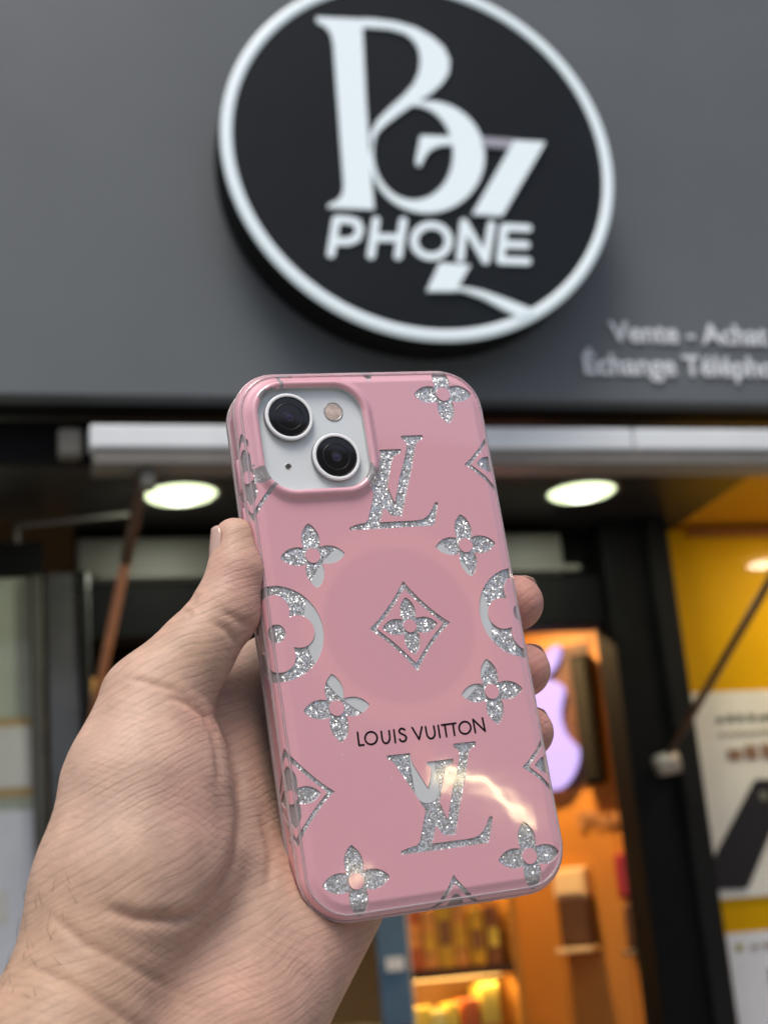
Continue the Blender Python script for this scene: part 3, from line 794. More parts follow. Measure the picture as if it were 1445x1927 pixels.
def split(V, T, S):
    """cut triangles along S = 0; returns new verts, inside (S<0) and outside triangles"""
    S = np.where(np.abs(S) < 0.012, np.where(S < 0, -0.012, 0.012), S)
    sg = S[T] < 0
    n = sg.sum(1)
    ins, outs = [T[n == 3]], [T[n == 0]]
    newv, cache, I, O = [], {}, [], []
    base = len(V)
    def cut(a, b):
        k = (a, b) if a < b else (b, a)
        if k not in cache:
            t = S[k[0]] / (S[k[0]] - S[k[1]])
            cache[k] = base + len(newv)
            newv.append(V[k[0]] + (V[k[1]] - V[k[0]]) * t)
        return cache[k]
    for tri in T[(n == 1) | (n == 2)]:
        a, b, c = (int(q) for q in tri)
        sa, sb, sc = S[a] < 0, S[b] < 0, S[c] < 0
        for _ in range(3):                      # rotate so that a is the odd one out
            if sb == sc and sa != sb: break
            a, b, c = b, c, a; sa, sb, sc = sb, sc, sa
        p, q = cut(a, b), cut(a, c)
        (I if sa else O).append((a, p, q))
        (O if sa else I).extend([(p, b, c), (p, c, q)])
    V2 = np.vstack([V, np.array(newv)]) if newv else V
    cat = lambda A, B: np.vstack([A[0], np.array(B, int)]) if B else A[0]
    return V2, cat(ins, I), cat(outs, O)

def tri_mesh(V, T, smooth=True):
    used, inv = np.unique(T, return_inverse=True)
    me = bpy.data.meshes.new('case')
    me.from_pydata((V[used]).tolist(), [], inv.reshape(-1, 3).tolist())
    if smooth:
        me.polygons.foreach_set('use_smooth', [True] * len(me.polygons))
    return me

# ---- materials of the phone and case
def new_nodes(name):
    m = bpy.data.materials.new(name); m.use_nodes = True
    return m, m.node_tree, m.node_tree.nodes['Principled BSDF']

M_pink, nt, p = new_nodes('pink_print')
tc = nt.nodes.new('ShaderNodeTexCoord')
sep = nt.nodes.new('ShaderNodeSeparateXYZ'); nt.links.new(tc.outputs['Object'], sep.inputs[0])
comb = nt.nodes.new('ShaderNodeCombineXYZ'); nt.links.new(sep.outputs[0], comb.inputs[0]); nt.links.new(sep.outputs[1], comb.inputs[1])
ln = nt.nodes.new('ShaderNodeVectorMath'); ln.operation = 'LENGTH'; nt.links.new(comb.outputs[0], ln.inputs[0])
# the white magnet ring lies under the thin print and shows through it
cr = nt.nodes.new('ShaderNodeValToRGB')
cr.color_ramp.interpolation = 'B_SPLINE'
mr = nt.nodes.new('ShaderNodeMapRange'); mr.inputs['From Max'].default_value = 0.05
nt.links.new(ln.outputs['Value'], mr.inputs['Value']); nt.links.new(mr.outputs[0], cr.inputs[0])
PINK = (0.760, 0.395, 0.450, 1); PINK_IN = (0.735, 0.376, 0.430, 1); PINK_RING = (0.830, 0.420, 0.455, 1)
els = cr.color_ramp.elements
els[0].position = 0.0; els[0].color = PINK_IN
els[1].position = 1.0; els[1].color = PINK
for pos, c_ in ((0.42, PINK_IN), (0.455, PINK_RING), (0.53, PINK_RING), (0.61, PINK)):
    e_ = els.new(pos); e_.color = c_
nz = nt.nodes.new('ShaderNodeTexNoise'); nz.inputs['Scale'].default_value = 3500; nz.inputs['Detail'].default_value = 3
nt.links.new(tc.outputs['Object'], nz.inputs['Vector'])
mr2 = nt.nodes.new('ShaderNodeMapRange'); mr2.inputs['To Min'].default_value = 0.93; mr2.inputs['To Max'].default_value = 1.07
nt.links.new(nz.outputs[0], mr2.inputs['Value'])
sc_ = nt.nodes.new('ShaderNodeVectorMath'); sc_.operation = 'SCALE'
nt.links.new(cr.outputs[0], sc_.inputs[0]); nt.links.new(mr2.outputs[0], sc_.inputs['Scale'])
# the small upright magnet bar under the ring shows through as well
bs = nt.nodes.new('ShaderNodeVectorMath'); bs.operation = 'SUBTRACT'; bs.inputs[1].default_value = (-0.0001, -0.040, 0)
nt.links.new(comb.outputs[0], bs.inputs[0])
bd = nt.nodes.new('ShaderNodeVectorMath'); bd.operation = 'MULTIPLY'; bd.inputs[1].default_value = (1 / 0.0046, 1 / 0.0105, 0)
nt.links.new(bs.outputs[0], bd.inputs[0])
bl_ = nt.nodes.new('ShaderNodeVectorMath'); bl_.operation = 'LENGTH'; nt.links.new(bd.outputs[0], bl_.inputs[0])
bm_ = nt.nodes.new('ShaderNodeMapRange'); bm_.inputs['From Min'].default_value = 1.25; bm_.inputs['From Max'].default_value = 0.7
nt.links.new(bl_.outputs['Value'], bm_.inputs['Value'])
mxb = nt.nodes.new('ShaderNodeMix'); mxb.data_type = 'RGBA'; mxb.inputs['B'].default_value = PINK_RING
nt.links.new(bm_.outputs[0], mxb.inputs['Factor']); nt.links.new(sc_.outputs[0], mxb.inputs['A'])
# a little dust on the gloss
dv = nt.nodes.new('ShaderNodeTexVoronoi'); dv.inputs['Scale'].default_value = 210
nt.links.new(tc.outputs['Object'], dv.inputs['Vector'])
dw = nt.nodes.new('ShaderNodeTexWhiteNoise'); nt.links.new(dv.outputs['Position'], dw.inputs['Vector'])
dm = nt.nodes.new('ShaderNodeMapRange'); dm.inputs['From Min'].default_value = 0.045; dm.inputs['From Max'].default_value = 0.02
nt.links.new(dv.outputs['Distance'], dm.inputs['Value'])
dg_ = nt.nodes.new('ShaderNodeMath'); dg_.operation = 'GREATER_THAN'; dg_.inputs[1].default_value = 0.86; nt.links.new(dw.outputs['Value'], dg_.inputs[0])
dx_ = nt.nodes.new('ShaderNodeMath'); dx_.operation = 'MULTIPLY'; nt.links.new(dm.outputs[0], dx_.inputs[0]); nt.links.new(dg_.outputs[0], dx_.inputs[1])
dmx = nt.nodes.new('ShaderNodeMix'); dmx.data_type = 'RGBA'; dmx.inputs['B'].default_value = (0.85, 0.80, 0.78, 1)
nt.links.new(dx_.outputs[0], dmx.inputs['Factor']); nt.links.new(mxb.outputs['Result'], dmx.inputs['A'])
nt.links.new(dmx.outputs['Result'], p.inputs['Base Color'])
p.inputs['Roughness'].default_value = 0.45
p.inputs['Coat Weight'].default_value = 1.0
p.inputs['Coat Roughness'].default_value = 0.045
p.inputs['Coat IOR'].default_value = 1.7
p.inputs['Subsurface Weight'].default_value = 0.0
# faint waviness of the moulded gloss
nb = nt.nodes.new('ShaderNodeTexNoise'); nb.inputs['Scale'].default_value = 60
nt.links.new(tc.outputs['Object'], nb.inputs['Vector'])
bu = nt.nodes.new('ShaderNodeBump'); bu.inputs['Strength'].default_value = 0.03; bu.inputs['Distance'].default_value = 0.002
nt.links.new(nb.outputs[0], bu.inputs['Height']); nt.links.new(bu.outputs[0], p.inputs['Coat Normal'])

M_glit, nt, p = new_nodes('silver_glitter')
tc = nt.nodes.new('ShaderNodeTexCoord')
vo = nt.nodes.new('ShaderNodeTexVoronoi'); vo.inputs['Scale'].default_value = 2700
nt.links.new(tc.outputs['Object'], vo.inputs['Vector'])
wn_ = nt.nodes.new('ShaderNodeTexWhiteNoise'); wn_.noise_dimensions = '3D'
nt.links.new(vo.outputs['Position'], wn_.inputs['Vector'])
rp = nt.nodes.new('ShaderNodeValToRGB')
rp.color_ramp.elements[0].position = 0.0; rp.color_ramp.elements[0].color = (0.46, 0.465, 0.46, 1)
rp.color_ramp.elements[1].position = 1.0; rp.color_ramp.elements[1].color = (1, 1, 0.98, 1)
for pos, c_ in ((0.45, (0.60, 0.605, 0.60, 1)), (0.80, (0.72, 0.72, 0.72, 1)), (0.88, (0.95, 0.95, 0.93, 1))):
    e_ = rp.color_ramp.elements.new(pos); e_.color = c_
nt.links.new(wn_.outputs['Value'], rp.inputs[0])
nt.links.new(rp.outputs[0], p.inputs['Base Color'])
sub = nt.nodes.new('ShaderNodeVectorMath'); sub.operation = 'SUBTRACT'; sub.inputs[1].default_value = (0.5, 0.5, 0.5)
nt.links.new(wn_.outputs['Color'], sub.inputs[0])
sc2 = nt.nodes.new('ShaderNodeVectorMath'); sc2.operation = 'SCALE'; sc2.inputs['Scale'].default_value = 0.80
nt.links.new(sub.outputs[0], sc2.inputs[0])
ge = nt.nodes.new('ShaderNodeNewGeometry')
ad = nt.nodes.new('ShaderNodeVectorMath'); ad.operation = 'ADD'
nt.links.new(ge.outputs['Normal'], ad.inputs[0]); nt.links.new(sc2.outputs[0], ad.inputs[1])
nm = nt.nodes.new('ShaderNodeVectorMath'); nm.operation = 'NORMALIZE'; nt.links.new(ad.outputs[0], nm.inputs[0])
nt.links.new(nm.outputs[0], p.inputs['Normal'])
p.inputs['Metallic'].default_value = 0.6
p.inputs['Roughness'].default_value = 0.30
p.inputs['Coat Weight'].default_value = 1.0
p.inputs['Coat Roughness'].default_value = 0.05

M_ringwhite = mat('white_magnet_ring', (0.62, 0.65, 0.66), 0.4, coat=1.0)
M_clear = mat('clear_plastic', (0.84, 0.80, 0.80), 0.04, trans=0.7, ior=1.46)
M_pipe = mat('clear_piping', (0.96, 0.86, 0.88), 0.03, trans=0.72, ior=1.47)
M_edge = mat('print_edge', (0.50, 0.38, 0.39), 0.5)
M_alu = mat('phone_aluminium', (0.55, 0.53, 0.50), 0.3, metal=0.8)
M_plate = mat('camera_plate_glass', (0.74, 0.79, 0.80), 0.28, coat=0.6)
M_lensring = mat('white_lens_ring', (0.90, 0.92, 0.93), 0.35, coat=0.3)
M_lensglass = mat('black_lens_glass', (0.010, 0.009, 0.009), 0.06, spec=0.6)
M_lensin = mat('lens_barrel', (0.014, 0.013, 0.013), 0.3)
M_iris = mat('violet_iris', (0.030, 0.024, 0.055), 0.2)
M_flash = mat('flash_diffuser', (0.62, 0.50, 0.42), 0.3, coat=1.0, vary=0.25, vscale=700)
M_mic = mat('microphone_mesh', (0.06, 0.058, 0.05), 0.5, vary=0.5, vscale=3000)
M_ink = mat('printed_letter_black', (0.009, 0.006, 0.009), 0.5, spec=0.2)

# ---- phone (inside the case)
phone = empty('smartphone', mtx=POSE)
tag(phone, 'silver smartphone inside the pink case, two camera lenses showing', 'phone')
def rrect_loop(a, b, r, n=10, cx=0, cy=0):
    pts = []
    for sx, sy, a0 in ((1, 1, 0), (-1, 1, 90), (-1, -1, 180), (1, -1, 270)):
        for k in range(n + 1):
            t = R(a0 + 90 * k / n)
            pts.append((cx + sx * (a - r) + r * math.cos(t), cy + sy * (b - r) + r * math.sin(t)))
    return pts
def mmplate(loops, z0, z1, bevel=0.0):
    me = plate_mesh([[(x * MM, y * MM) for x, y in lp] for lp in loops], (z1 - z0) * MM, bevel * MM)
    me.transform(Matrix.Translation((0, 0, z0 * MM)))
    return me
obj('body', mmplate([rrect_loop(35.75, 73.35, 10.5)], -9.6, -2.0), M_alu, phone)
obj('screen', mmplate([rrect_loop(34.9, 72.5, 9.8)], -9.9, -9.62), mat('black_screen', (0.008, 0.008, 0.009), 0.08), phone)
CCX, CCY, CHA, CHB, CHR = -16.6, 55.2, 15.6, 15.3, 8.4
obj('camera_plate', mmplate([rrect_loop(CHA + 0.6, CHB + 0.6, CHR, cx=CCX, cy=CCY)], -1.98, -0.75), M_plate, phone)
def mmlathe(prof, n=64): return lathe_mesh([(r * MM, z * MM) for r, z in prof], n)
for lx, ly in ((-23.1, 61.6), (-11.0, 49.2)):
    le = obj('lens', mmlathe([(7.1, -0.74), (7.1, 0.5), (6.75, 0.62), (6.0, 0.62)], 72), mat('lens_mount', (0.30, 0.31, 0.31), 0.3, metal=0.5), phone, True)
    le.location = (lx * MM, ly * MM, 0)
    obj('lens_ring', mmlathe([(6.98, 0.50), (6.95, 0.85), (6.75, 0.98), (6.15, 0.98), (6.02, 0.9), (5.98, 0.45)], 72), M_lensring, le, True)
    obj('bezel', mmlathe([(5.97, 0.42), (5.95, 0.80), (5.72, 0.84), (5.6, 0.66)], 72), M_lensin, le, True)
    obj('glass', mmlathe([(5.66, 0.70), (3.0, 0.74), (0.0, 0.75)], 72), M_lensglass, le, True)
    obj('barrel_ring', mmlathe([(4.1, 0.735), (4.05, 0.765), (3.75, 0.768), (3.7, 0.74)], 56), mat('barrel_grey', (0.012, 0.011, 0.011), 0.15), le, True)
    obj('iris_ring', mmlathe([(1.55, 0.752), (1.5, 0.775), (1.2, 0.775), (1.15, 0.752)], 40), M_lensin, le, True)
    obj('iris', mmlathe([(1.1, 0.752), (0.5, 0.80), (0, 0.82)], 32), M_iris, le, True)
fl = obj('flash', mmlathe([(2.85, -0.74), (2.85, -0.55), (2.6, -0.5), (2.45, -0.62)], 48), mat('flash_rim', (0.45, 0.45, 0.43), 0.3, metal=0.4), phone, True)
fl.location = (-9.45 * MM, 63.2 * MM, 0)
obj('diffuser', mmlathe([(2.44, -0.64), (1.2, -0.58), (0, -0.56)], 40), M_flash, fl, True)
mc = obj('microphone', mmlathe([(1.0, -0.745), (0.95, -0.68), (0.78, -0.68), (0.74, -0.735)], 28), M_alu, phone, True)
mc.location = (-25.0 * MM, 47.4 * MM, 0)
obj('mesh', mmlathe([(0.75, -0.73), (0, -0.72)], 24), M_mic, mc, True)

# ---- case
case = empty('phone_case', mtx=POSE)
tag(case, 'glossy pink phone case with silver glitter flower cutouts held in the hand', 'phone case')
STEP = 0.42
ext_x, ext_y = FA + DMAX + 0.4, FB + DMAX + 0.4
gx = np.arange(-ext_x, ext_x + STEP, STEP); gy = np.arange(-ext_y, ext_y + STEP, STEP)
GX, GY = np.meshgrid(gx, gy, indexing='ij')
V = np.stack([GX.ravel(), GY.ravel()], -1)
ny = len(gy)
ii, jj = np.meshgrid(np.arange(len(gx) - 1), np.arange(ny - 1), indexing='ij')
q = (ii * ny + jj).ravel()
alt = ((ii + jj) % 2).ravel().astype(bool)
T = np.vstack([np.stack([q, q + ny, q + ny + 1], -1)[alt], np.stack([q, q + ny + 1, q + 1], -1)[alt],
               np.stack([q, q + ny, q + 1], -1)[~alt], np.stack([q + ny, q + ny + 1, q + 1], -1)[~alt]])
d0 = flat_d(V[:, 0], V[:, 1])
T = T[(d0[T].min(1) < DMAX + 0.01)]
V, T, _ = split(V, T, flat_d(V[:, 0], V[:, 1]) - DMAX)
V, _, T = split(V, T, sd_rrect(V[:, 0] - CCX, V[:, 1] - CCY, CHA, CHB, CHR))
S, _ = all_sd(V[:, 0], V[:, 1])
V, TI, TO = split(V, T, S)
P0 = wrap(V[:, 0], V[:, 1], np.zeros(len(V)))
pink = tri_mesh(P0 * MM, TO)
obj('shell', pink, M_pink, case)
# sloping walls of the cutouts, from the print down to the glitter sheet
REC = 0.38
def edges_of(T):
    E = np.vstack([T[:, [0, 1]], T[:, [1, 2]], T[:, [2, 0]]])
    return {(int(a), int(b)) for a, b in E}
eo, ei = edges_of(TO), edges_of(TI)
rim = [(a, b) for a, b in eo if (b, a) in ei]
ids = sorted({k for e_ in rim for k in e_})
loc = {k: i for i, k in enumerate(ids)}
Vd = wrap(V[ids, 0], V[ids, 1], np.full(len(ids), REC))
Vt = P0[ids]
wv = np.vstack([Vt, Vd]); nI = len(ids)
me = bpy.data.meshes.new('walls')
me.from_pydata((wv * MM).tolist(), [], [(loc[b], loc[a], loc[a] + nI, loc[b] + nI) for a, b in rim])
tag(obj('cutout_walls', me, M_edge, case), kind='stuff')
# cutouts: one part each; glitter on the flat back, the white ring inside them, clear plastic on the edges
S, IDX = all_sd(V[:, 0], V[:, 1])
cen = V[TI].mean(1)
_, tid = all_sd(cen[:, 0], cen[:, 1])
for i, (nm_, fn, c_) in enumerate(MOTIFS):
    Tm = TI[tid == i]
    if not len(Tm): continue
    Vm, Tr, Tn = split(V, Tm, np.minimum(np.abs(np.hypot(V[:, 0], V[:, 1]) - 24.7) - 2.6, sd_rrect(V[:, 0] + 0.1, V[:, 1] + 40.0, 3.45, 8.9, 3.4)))
    Vm, Tclr, Tg = (lambda a_: (a_[0], a_[2], a_[1]))(split(Vm, Tn, flat_d(Vm[:, 0], Vm[:, 1]) - 1.7))
    root = None
    for part, TT, m_, dep in (('glitter', Tg, M_glit, REC), ('ring_glimpse', Tr, M_ringwhite, REC - 0.12), ('clear_edge', Tclr, M_clear, 0.30)):
        if not len(TT): continue
        W3 = wrap(Vm[:, 0], Vm[:, 1], np.full(len(Vm), dep))
        o = obj(nm_ if root is None else part, tri_mesh(W3 * MM, TT), m_, case if root is None else root)
        if root is None: root = o
# raised rim round the camera opening, its colour following the print
NP = 220
path = rrect_loop(CHA, CHB, CHR, 55, CCX, CCY)
pn = len(path)
prof = [(-0.35, -1.1), (-0.25, 0.6), (0.05, 1.25), (0.55, 1.6), (1.2, 1.6), (1.75, 1.25), (2.1, 0.7), (2.6, 0.22), (3.3, -0.02)]
verts, faces, fm = [], [], []
for k, (x, y) in enumerate(path):
    x0, y0 = path[k - 1]; x1, y1 = path[(k + 1) % pn]
    t = np.array([x1 - x0, y1 - y0]); t /= max(np.linalg.norm(t), 1e-9)
    nn = np.array([t[1], -t[0]])
    for o_, z in prof:
        qx, qy = x + nn[0] * o_, y + nn[1] * o_
        dz = wrap(np.array([qx]), np.array([qy]), np.zeros(1))[0]
        drop = dz[2] if flat_d(np.array([qx]), np.array([qy]))[0] > 0 and o_ > 1.0 else 0.0
        verts.append((qx * MM, qy * MM, (z + drop) * MM))
for k in range(pn):
    for j in range(len(prof) - 1):
        a_, b_ = k * len(prof) + j, ((k + 1) % pn) * len(prof) + j
        faces.append((a_, b_, b_ + 1, a_ + 1))
        cx = (verts[a_][0] + verts[b_ + 1][0]) / 2 / MM; cy = (verts[a_][1] + verts[b_ + 1][1]) / 2 / MM
        s_, _ = all_sd(np.array([cx]), np.array([cy]))
        fm.append(2 if j == 0 else (1 if s_[0] < 0 else 0))
me = bpy.data.meshes.new('rim'); me.from_pydata(verts, [], faces)
bm = bmesh.new(); bm.from_mesh(me); bmesh.ops.recalc_face_normals(bm, faces=bm.faces); bm.to_mesh(me); bm.free()
o = obj('camera_rim', me, [M_pink, M_clear, mat('inner_wall_clear', (0.52, 0.53, 0.53), 0.12, coat=0.5)], case, True)
me.polygons.foreach_set('material_index', fm)
# inner liner of the case so that the clear windows on the side look into plastic, and the clear front lip
obj('liner', mmplate([rrect_loop(36.9, 74.9, 11.9), rrect_loop(35.8, 73.4, 10.6)], -11.0, -3.4), mat('clear_liner', (0.58, 0.48, 0.47), 0.15, coat=0.5), case)
lipm = mmplate([rrect_loop(37.8, 75.9, 12.7, 16), rrect_loop(35.4, 73.2, 10.4, 16)], -11.9, -10.6, 0.22)
obj('front_lip', lipm, mat('lip_clear', (0.86, 0.74, 0.75), 0.06, trans=0.6, ior=1.46), case, True)
# clear piping moulded along the edge, all the way round
base_l = rrect_loop(FA, FB, FC, 18)
dense = []
for k in range(len(base_l)):
    a_, b_ = np.array(base_l[k]), np.array(base_l[(k + 1) % len(base_l)])
    m_ = max(1, int(np.linalg.norm(b_ - a_) / 3.0))
    dense += [a_ + (b_ - a_) * i_ / m_ for i_ in range(m_)]
dense = np.array(dense)
for dd_, rr_ in ((2.7, 0.42), (5.7, 0.5)):
    px_, py_ = np.abs(dense[:, 0]) - (FA - FC), np.abs(dense[:, 1]) - (FB - FC)
    cor = (px_ > -1e-6) & (py_ > -1e-6)
    l_ = np.maximum(np.hypot(np.maximum(px_, 0), np.maximum(py_, 0)), 1e-9)
    nx_ = np.where(cor, np.maximum(px_, 0) / l_, np.where(px_ > py_, 1.0, 0.0)) * np.sign(dense[:, 0])
    ny_ = np.where(cor, np.maximum(py_, 0) / l_, np.where(px_ > py_, 0.0, 1.0)) * np.sign(dense[:, 1])
    W3 = wrap(dense[:, 0] + nx_ * dd_, dense[:, 1] + ny_ * dd_, np.full(len(dense), 0.02)) * MM
    pts = [tuple(q_) for q_ in W3] + [tuple(W3[0]), tuple(W3[1])]
    obj('edge_piping', tube_mesh(pts, rr_ * MM, 10, False), M_pipe, case, True)
for y in (-49.5, -53.5):
    o = obj('strap_stud', mmlathe([(0.9, 0), (0.85, 0.6), (0.5, 0.9), (0, 0.95)], 20), M_clear, case, True)
    o.rotation_euler = (0, -math.pi / 2, 0); o.location = (-37.3 * MM, y * MM, -5.0 * MM)
for y, h in ((33.0, 9.0), (47.0, 9.0)):
    o = obj('volume_button', box_mesh((-0.38 * MM, -h / 2 * MM, -1.6 * MM), (0.9 * MM, h / 2 * MM, 1.6 * MM), 0.35 * MM, 2), M_pink, case, True)
    o.location = (-37.9 * MM, y * MM, -6.4 * MM)
# printed words
for ch, sts in CASE_TEXT:
    ms = []
    for j, s in enumerate(sts):
        sm = [(x * MM, y * MM) for x, y in s]
        th = (0.05 + 0.012 * j) * MM
        ms.append(ring_mesh(sm, 0.265 * MM, th) if ch == 'O' else stroke_mesh(sm, 0.265 * MM, th))
    me = join_meshes(ms)
    me.transform(Matrix.Translation((0, 0, 0.004 * MM)))
    obj('letter', me, M_ink, case)

# ------------------------------------------------------------------ hand: one continuous skin grown round tapered bones (phone frame, mm)
VX = 0.75
LO = np.array([-168.0, -215.0, -62.0]); HI = np.array([60.0, 42.0, 66.0])
dims = np.ceil((HI - LO) / VX).astype(int)
axs = [(LO[i] + VX * np.arange(dims[i])).astype(np.float32) for i in range(3)]
F = np.full(tuple(dims), 30.0, np.float32)

def region(lo, hi):
    s = []
    for i in range(3):
        a_ = max(0, int((lo[i] - LO[i]) / VX)); b_ = min(dims[i], int((hi[i] - LO[i]) / VX) + 2)
        s.append(slice(a_, max(b_, a_ + 1)))
    return tuple(s)

def blend(s, d, k):
    A = F[s]
    h = np.maximum(k - np.abs(A - d), 0) / k
    F[s] = np.minimum(A, d) - h * h * k * 0.25

def bone(a, b, ra, rb, k=4.0, flat=None):
    """tapered capsule; flat = (axis, factor) squeezes it along an axis"""
    a, b = np.array(a, float), np.array(b, float)
    m = max(ra, rb) * (1.5 if flat else 1.0) + k + 5
    s = region(np.minimum(a, b) - m, np.maximum(a, b) + m)
    X, Y, Z = np.meshgrid(axs[0][s[0]], axs[1][s[1]], axs[2][s[2]], indexing='ij')
    P = [X - a[0], Y - a[1], Z - a[2]]
    d = b - a
    t = np.clip((P[0] * d[0] + P[1] * d[1] + P[2] * d[2]) / max(float(d @ d), 1e-9), 0, 1)
    Q = [P[i] - d[i] * t for i in range(3)]
    if flat:
        ax, fct = np.array(flat[0], float), flat[1]
        ax /= np.linalg.norm(ax)
        c_ = Q[0] * ax[0] + Q[1] * ax[1] + Q[2] * ax[2]
        for i in range(3):
            Q[i] = Q[i] + ax[i] * c_ * (1 / fct - 1)
    dist = np.sqrt(Q[0] ** 2 + Q[1] ** 2 + Q[2] ** 2) - (ra + (rb - ra) * t)
    blend(s, dist.astype(np.float32), k)

# thumb along the left edge of the phone
bone((-41.6, 29.0, -6.0), (-42.6, 19.0, -5.5), 5.9, 7.5, 1)
bone((-42.6, 19.0, -5.5), (-47.2, 8.5, -5.5), 7.5, 8.7, 3)
bone((-47.2, 8.5, -5.5), (-57.0, -2.0, -6.0), 8.7, 9.4, 4)
bone((-57.0, -2.0, -6.0), (-68.5, -14.0, -7.5), 9.4, 12.4, 6)
# ball of the thumb
bone((-68.5, -14.0, -7.5), (-74.0, -34.0, -6.0), 12.8, 18.8, 8)
bone((-74.0, -34.0, -6.0), (-82.5, -58.0, -4.0), 18.8, 20.0, 8)
bone((-68.0, -30.0, -9.0), (-71.5, -52.0, -5.5), 15.0, 19.5, 8)
# palm behind the phone
bone((-50.0, -20.0, -32.0), (-78.0, -84.0, -14.0), 12.5, 18.0, 8)
bone((-38.0, -34.0, -34.0), (-66.0, -90.0, -16.0), 13.0, 18.0, 8)
bone((-24.0, -52.0, -33.0), (-54.0, -88.0, -17.0), 14.0, 18.0, 8)
bone((-19.0, -64.0, -29.0), (-46.0, -88.0, -16.0), 15.0, 17.5, 8)
bone((-27.0, -68.0, -28.0), (-62.0, -99.0, -10.0), 16.0, 20.0, 8)
# web between thumb and forefinger
bone((-62.0, -17.0, -20.0), (-44.0, -14.0, -30.0), 8.0, 11.0, 7)
# hollow of the palm beside the phone
bone((-50.0, -26.0, -23.0), (-56.0, -76.0, -13.0), 12.0, 15.0, 9)
# heel of the hand, wrist and forearm coming towards the viewer
bone((-82.5, -60.0, -4.0), (-103.0, -100.0, 3.0), 20.0, 19.5, 10)
bone((-62.0, -97.0, -11.0), (-92.0, -128.0, 4.0), 20.5, 20.0, 12)
bone((-104.0, -100.0, 3.0), (-122.0, -140.0, 18.0), 19.5, 20.0, 12)
bone((-92.0, -128.0, 4.0), (-108.0, -152.0, 18.0), 20.0, 20.0, 12)
bone((-122.0, -140.0, 18.0), (-139.0, -182.0, 38.0), 20.0, 23.5, 12)
bone((-108.0, -152.0, 18.0), (-123.0, -186.0, 38.0), 20.0, 23.0, 12)
# fingers round the back of the phone
def finger(js, rs, k0=7):
    for i in range(len(js) - 1):
        bone(js[i], js[i + 1], rs[i], rs[i + 1], k0 if i == 0 else 2.5)
finger([(-46, -12, -33), (-4, 8, -36), (24, 11, -34), (36.5, 8.5, -24), (43.2, 6.8, -15.5)], [12.0, 10.2, 9.4, 9.0, 8.3])
finger([(-38, -28, -36), (4, -10, -41), (24, -11, -38), (36.5, -12.2, -26), (42.3, -13.2, -16.5)], [12.0, 10.4, 9.6, 8.8, 7.9])
finger([(-30, -44, -36), (8, -28, -39), (24, -29, -36), (34.5, -30.5, -25), (40.2, -31.2, -16.5)], [11.5, 9.6, 8.8, 8.2, 7.4])
finger([(-24, -60, -33), (2, -48, -34), (16, -47, -32), (26, -47, -24)], [10.5, 8.4, 7.8, 7.0])

def surface_nets(F):
    nx_, ny_, nz_ = F.shape
    sg = F < 0
    c0 = np.zeros((nx_ - 1, ny_ - 1, nz_ - 1), np.uint8)
    for dx in (0, 1):
        for dy in (0, 1):
            for dz in (0, 1):
                c0 += sg[dx:nx_ - 1 + dx, dy:ny_ - 1 + dy, dz:nz_ - 1 + dz]
    act = (c0 > 0) & (c0 < 8)
    I, J, K = np.nonzero(act)
    idx = np.full(act.shape, -1, np.int32); idx[I, J, K] = np.arange(len(I))
    acc = np.zeros((len(I), 3)); cnt = np.zeros(len(I))
    cs = [(x, y, z) for x in (0, 1) for y in (0, 1) for z in (0, 1)]
    for a_ in cs:
        for ax in range(3):
            if a_[ax]: continue
            b_ = list(a_); b_[ax] = 1
            fa = F[I + a_[0], J + a_[1], K + a_[2]]; fb = F[I + b_[0], J + b_[1], K + b_[2]]
            m = (fa < 0) != (fb < 0)
            t = np.where(m, fa / np.where(m, fa - fb, 1), 0)
            for q in range(3):
                acc[:, q] += np.where(m, a_[q] + (t if q == ax else 0), 0)
            cnt += m
    P = np.stack([I, J, K], -1) + acc / cnt[:, None]
    quads = []
    for ax in range(3):
        u, v = (ax + 1) % 3, (ax + 2) % 3
        sl0 = [slice(None)] * 3; sl1 = [slice(None)] * 3
        sl0[ax] = slice(0, -1); sl1[ax] = slice(1, None)
        A, B = sg[tuple(sl0)], sg[tuple(sl1)]
        E = A != B
        G = np.stack(np.nonzero(E), -1)
        ok = (G[:, u] > 0) & (G[:, v] > 0) & (G[:, u] < F.shape[u] - 1) & (G[:, v] < F.shape[v] - 1)
        G = G[ok]
        fl = A[tuple(G.T)]
        def at(du, dv):
            H = G.copy(); H[:, u] -= du; H[:, v] -= dv
            return idx[tuple(H.T)]
        Q = np.stack([at(1, 1), at(0, 1), at(0, 0), at(1, 0)], -1)
        Q = np.where(fl[:, None], Q, Q[:, ::-1])
        quads.append(Q)
    return P, np.vstack(quads)

HP, HQ = surface_nets(F)
HP = LO + HP * VX
HQ = HQ[(HQ >= 0).all(1)]
# keep the outer skin only
lab = np.arange(len(HP))
while True:
    mn = lab[HQ].min(1)
    l2 = lab.copy()
    for k in range(4): np.minimum.at(l2, HQ[:, k], mn)
    l2 = l2[l2]
    if (l2 == lab).all(): break
    lab = l2
big = np.bincount(lab).argmax()
keep = lab == big
HQ = HQ[keep[HQ[:, 0]]]
remap = np.cumsum(keep) - 1
HP = HP[keep]; HQ = remap[HQ]
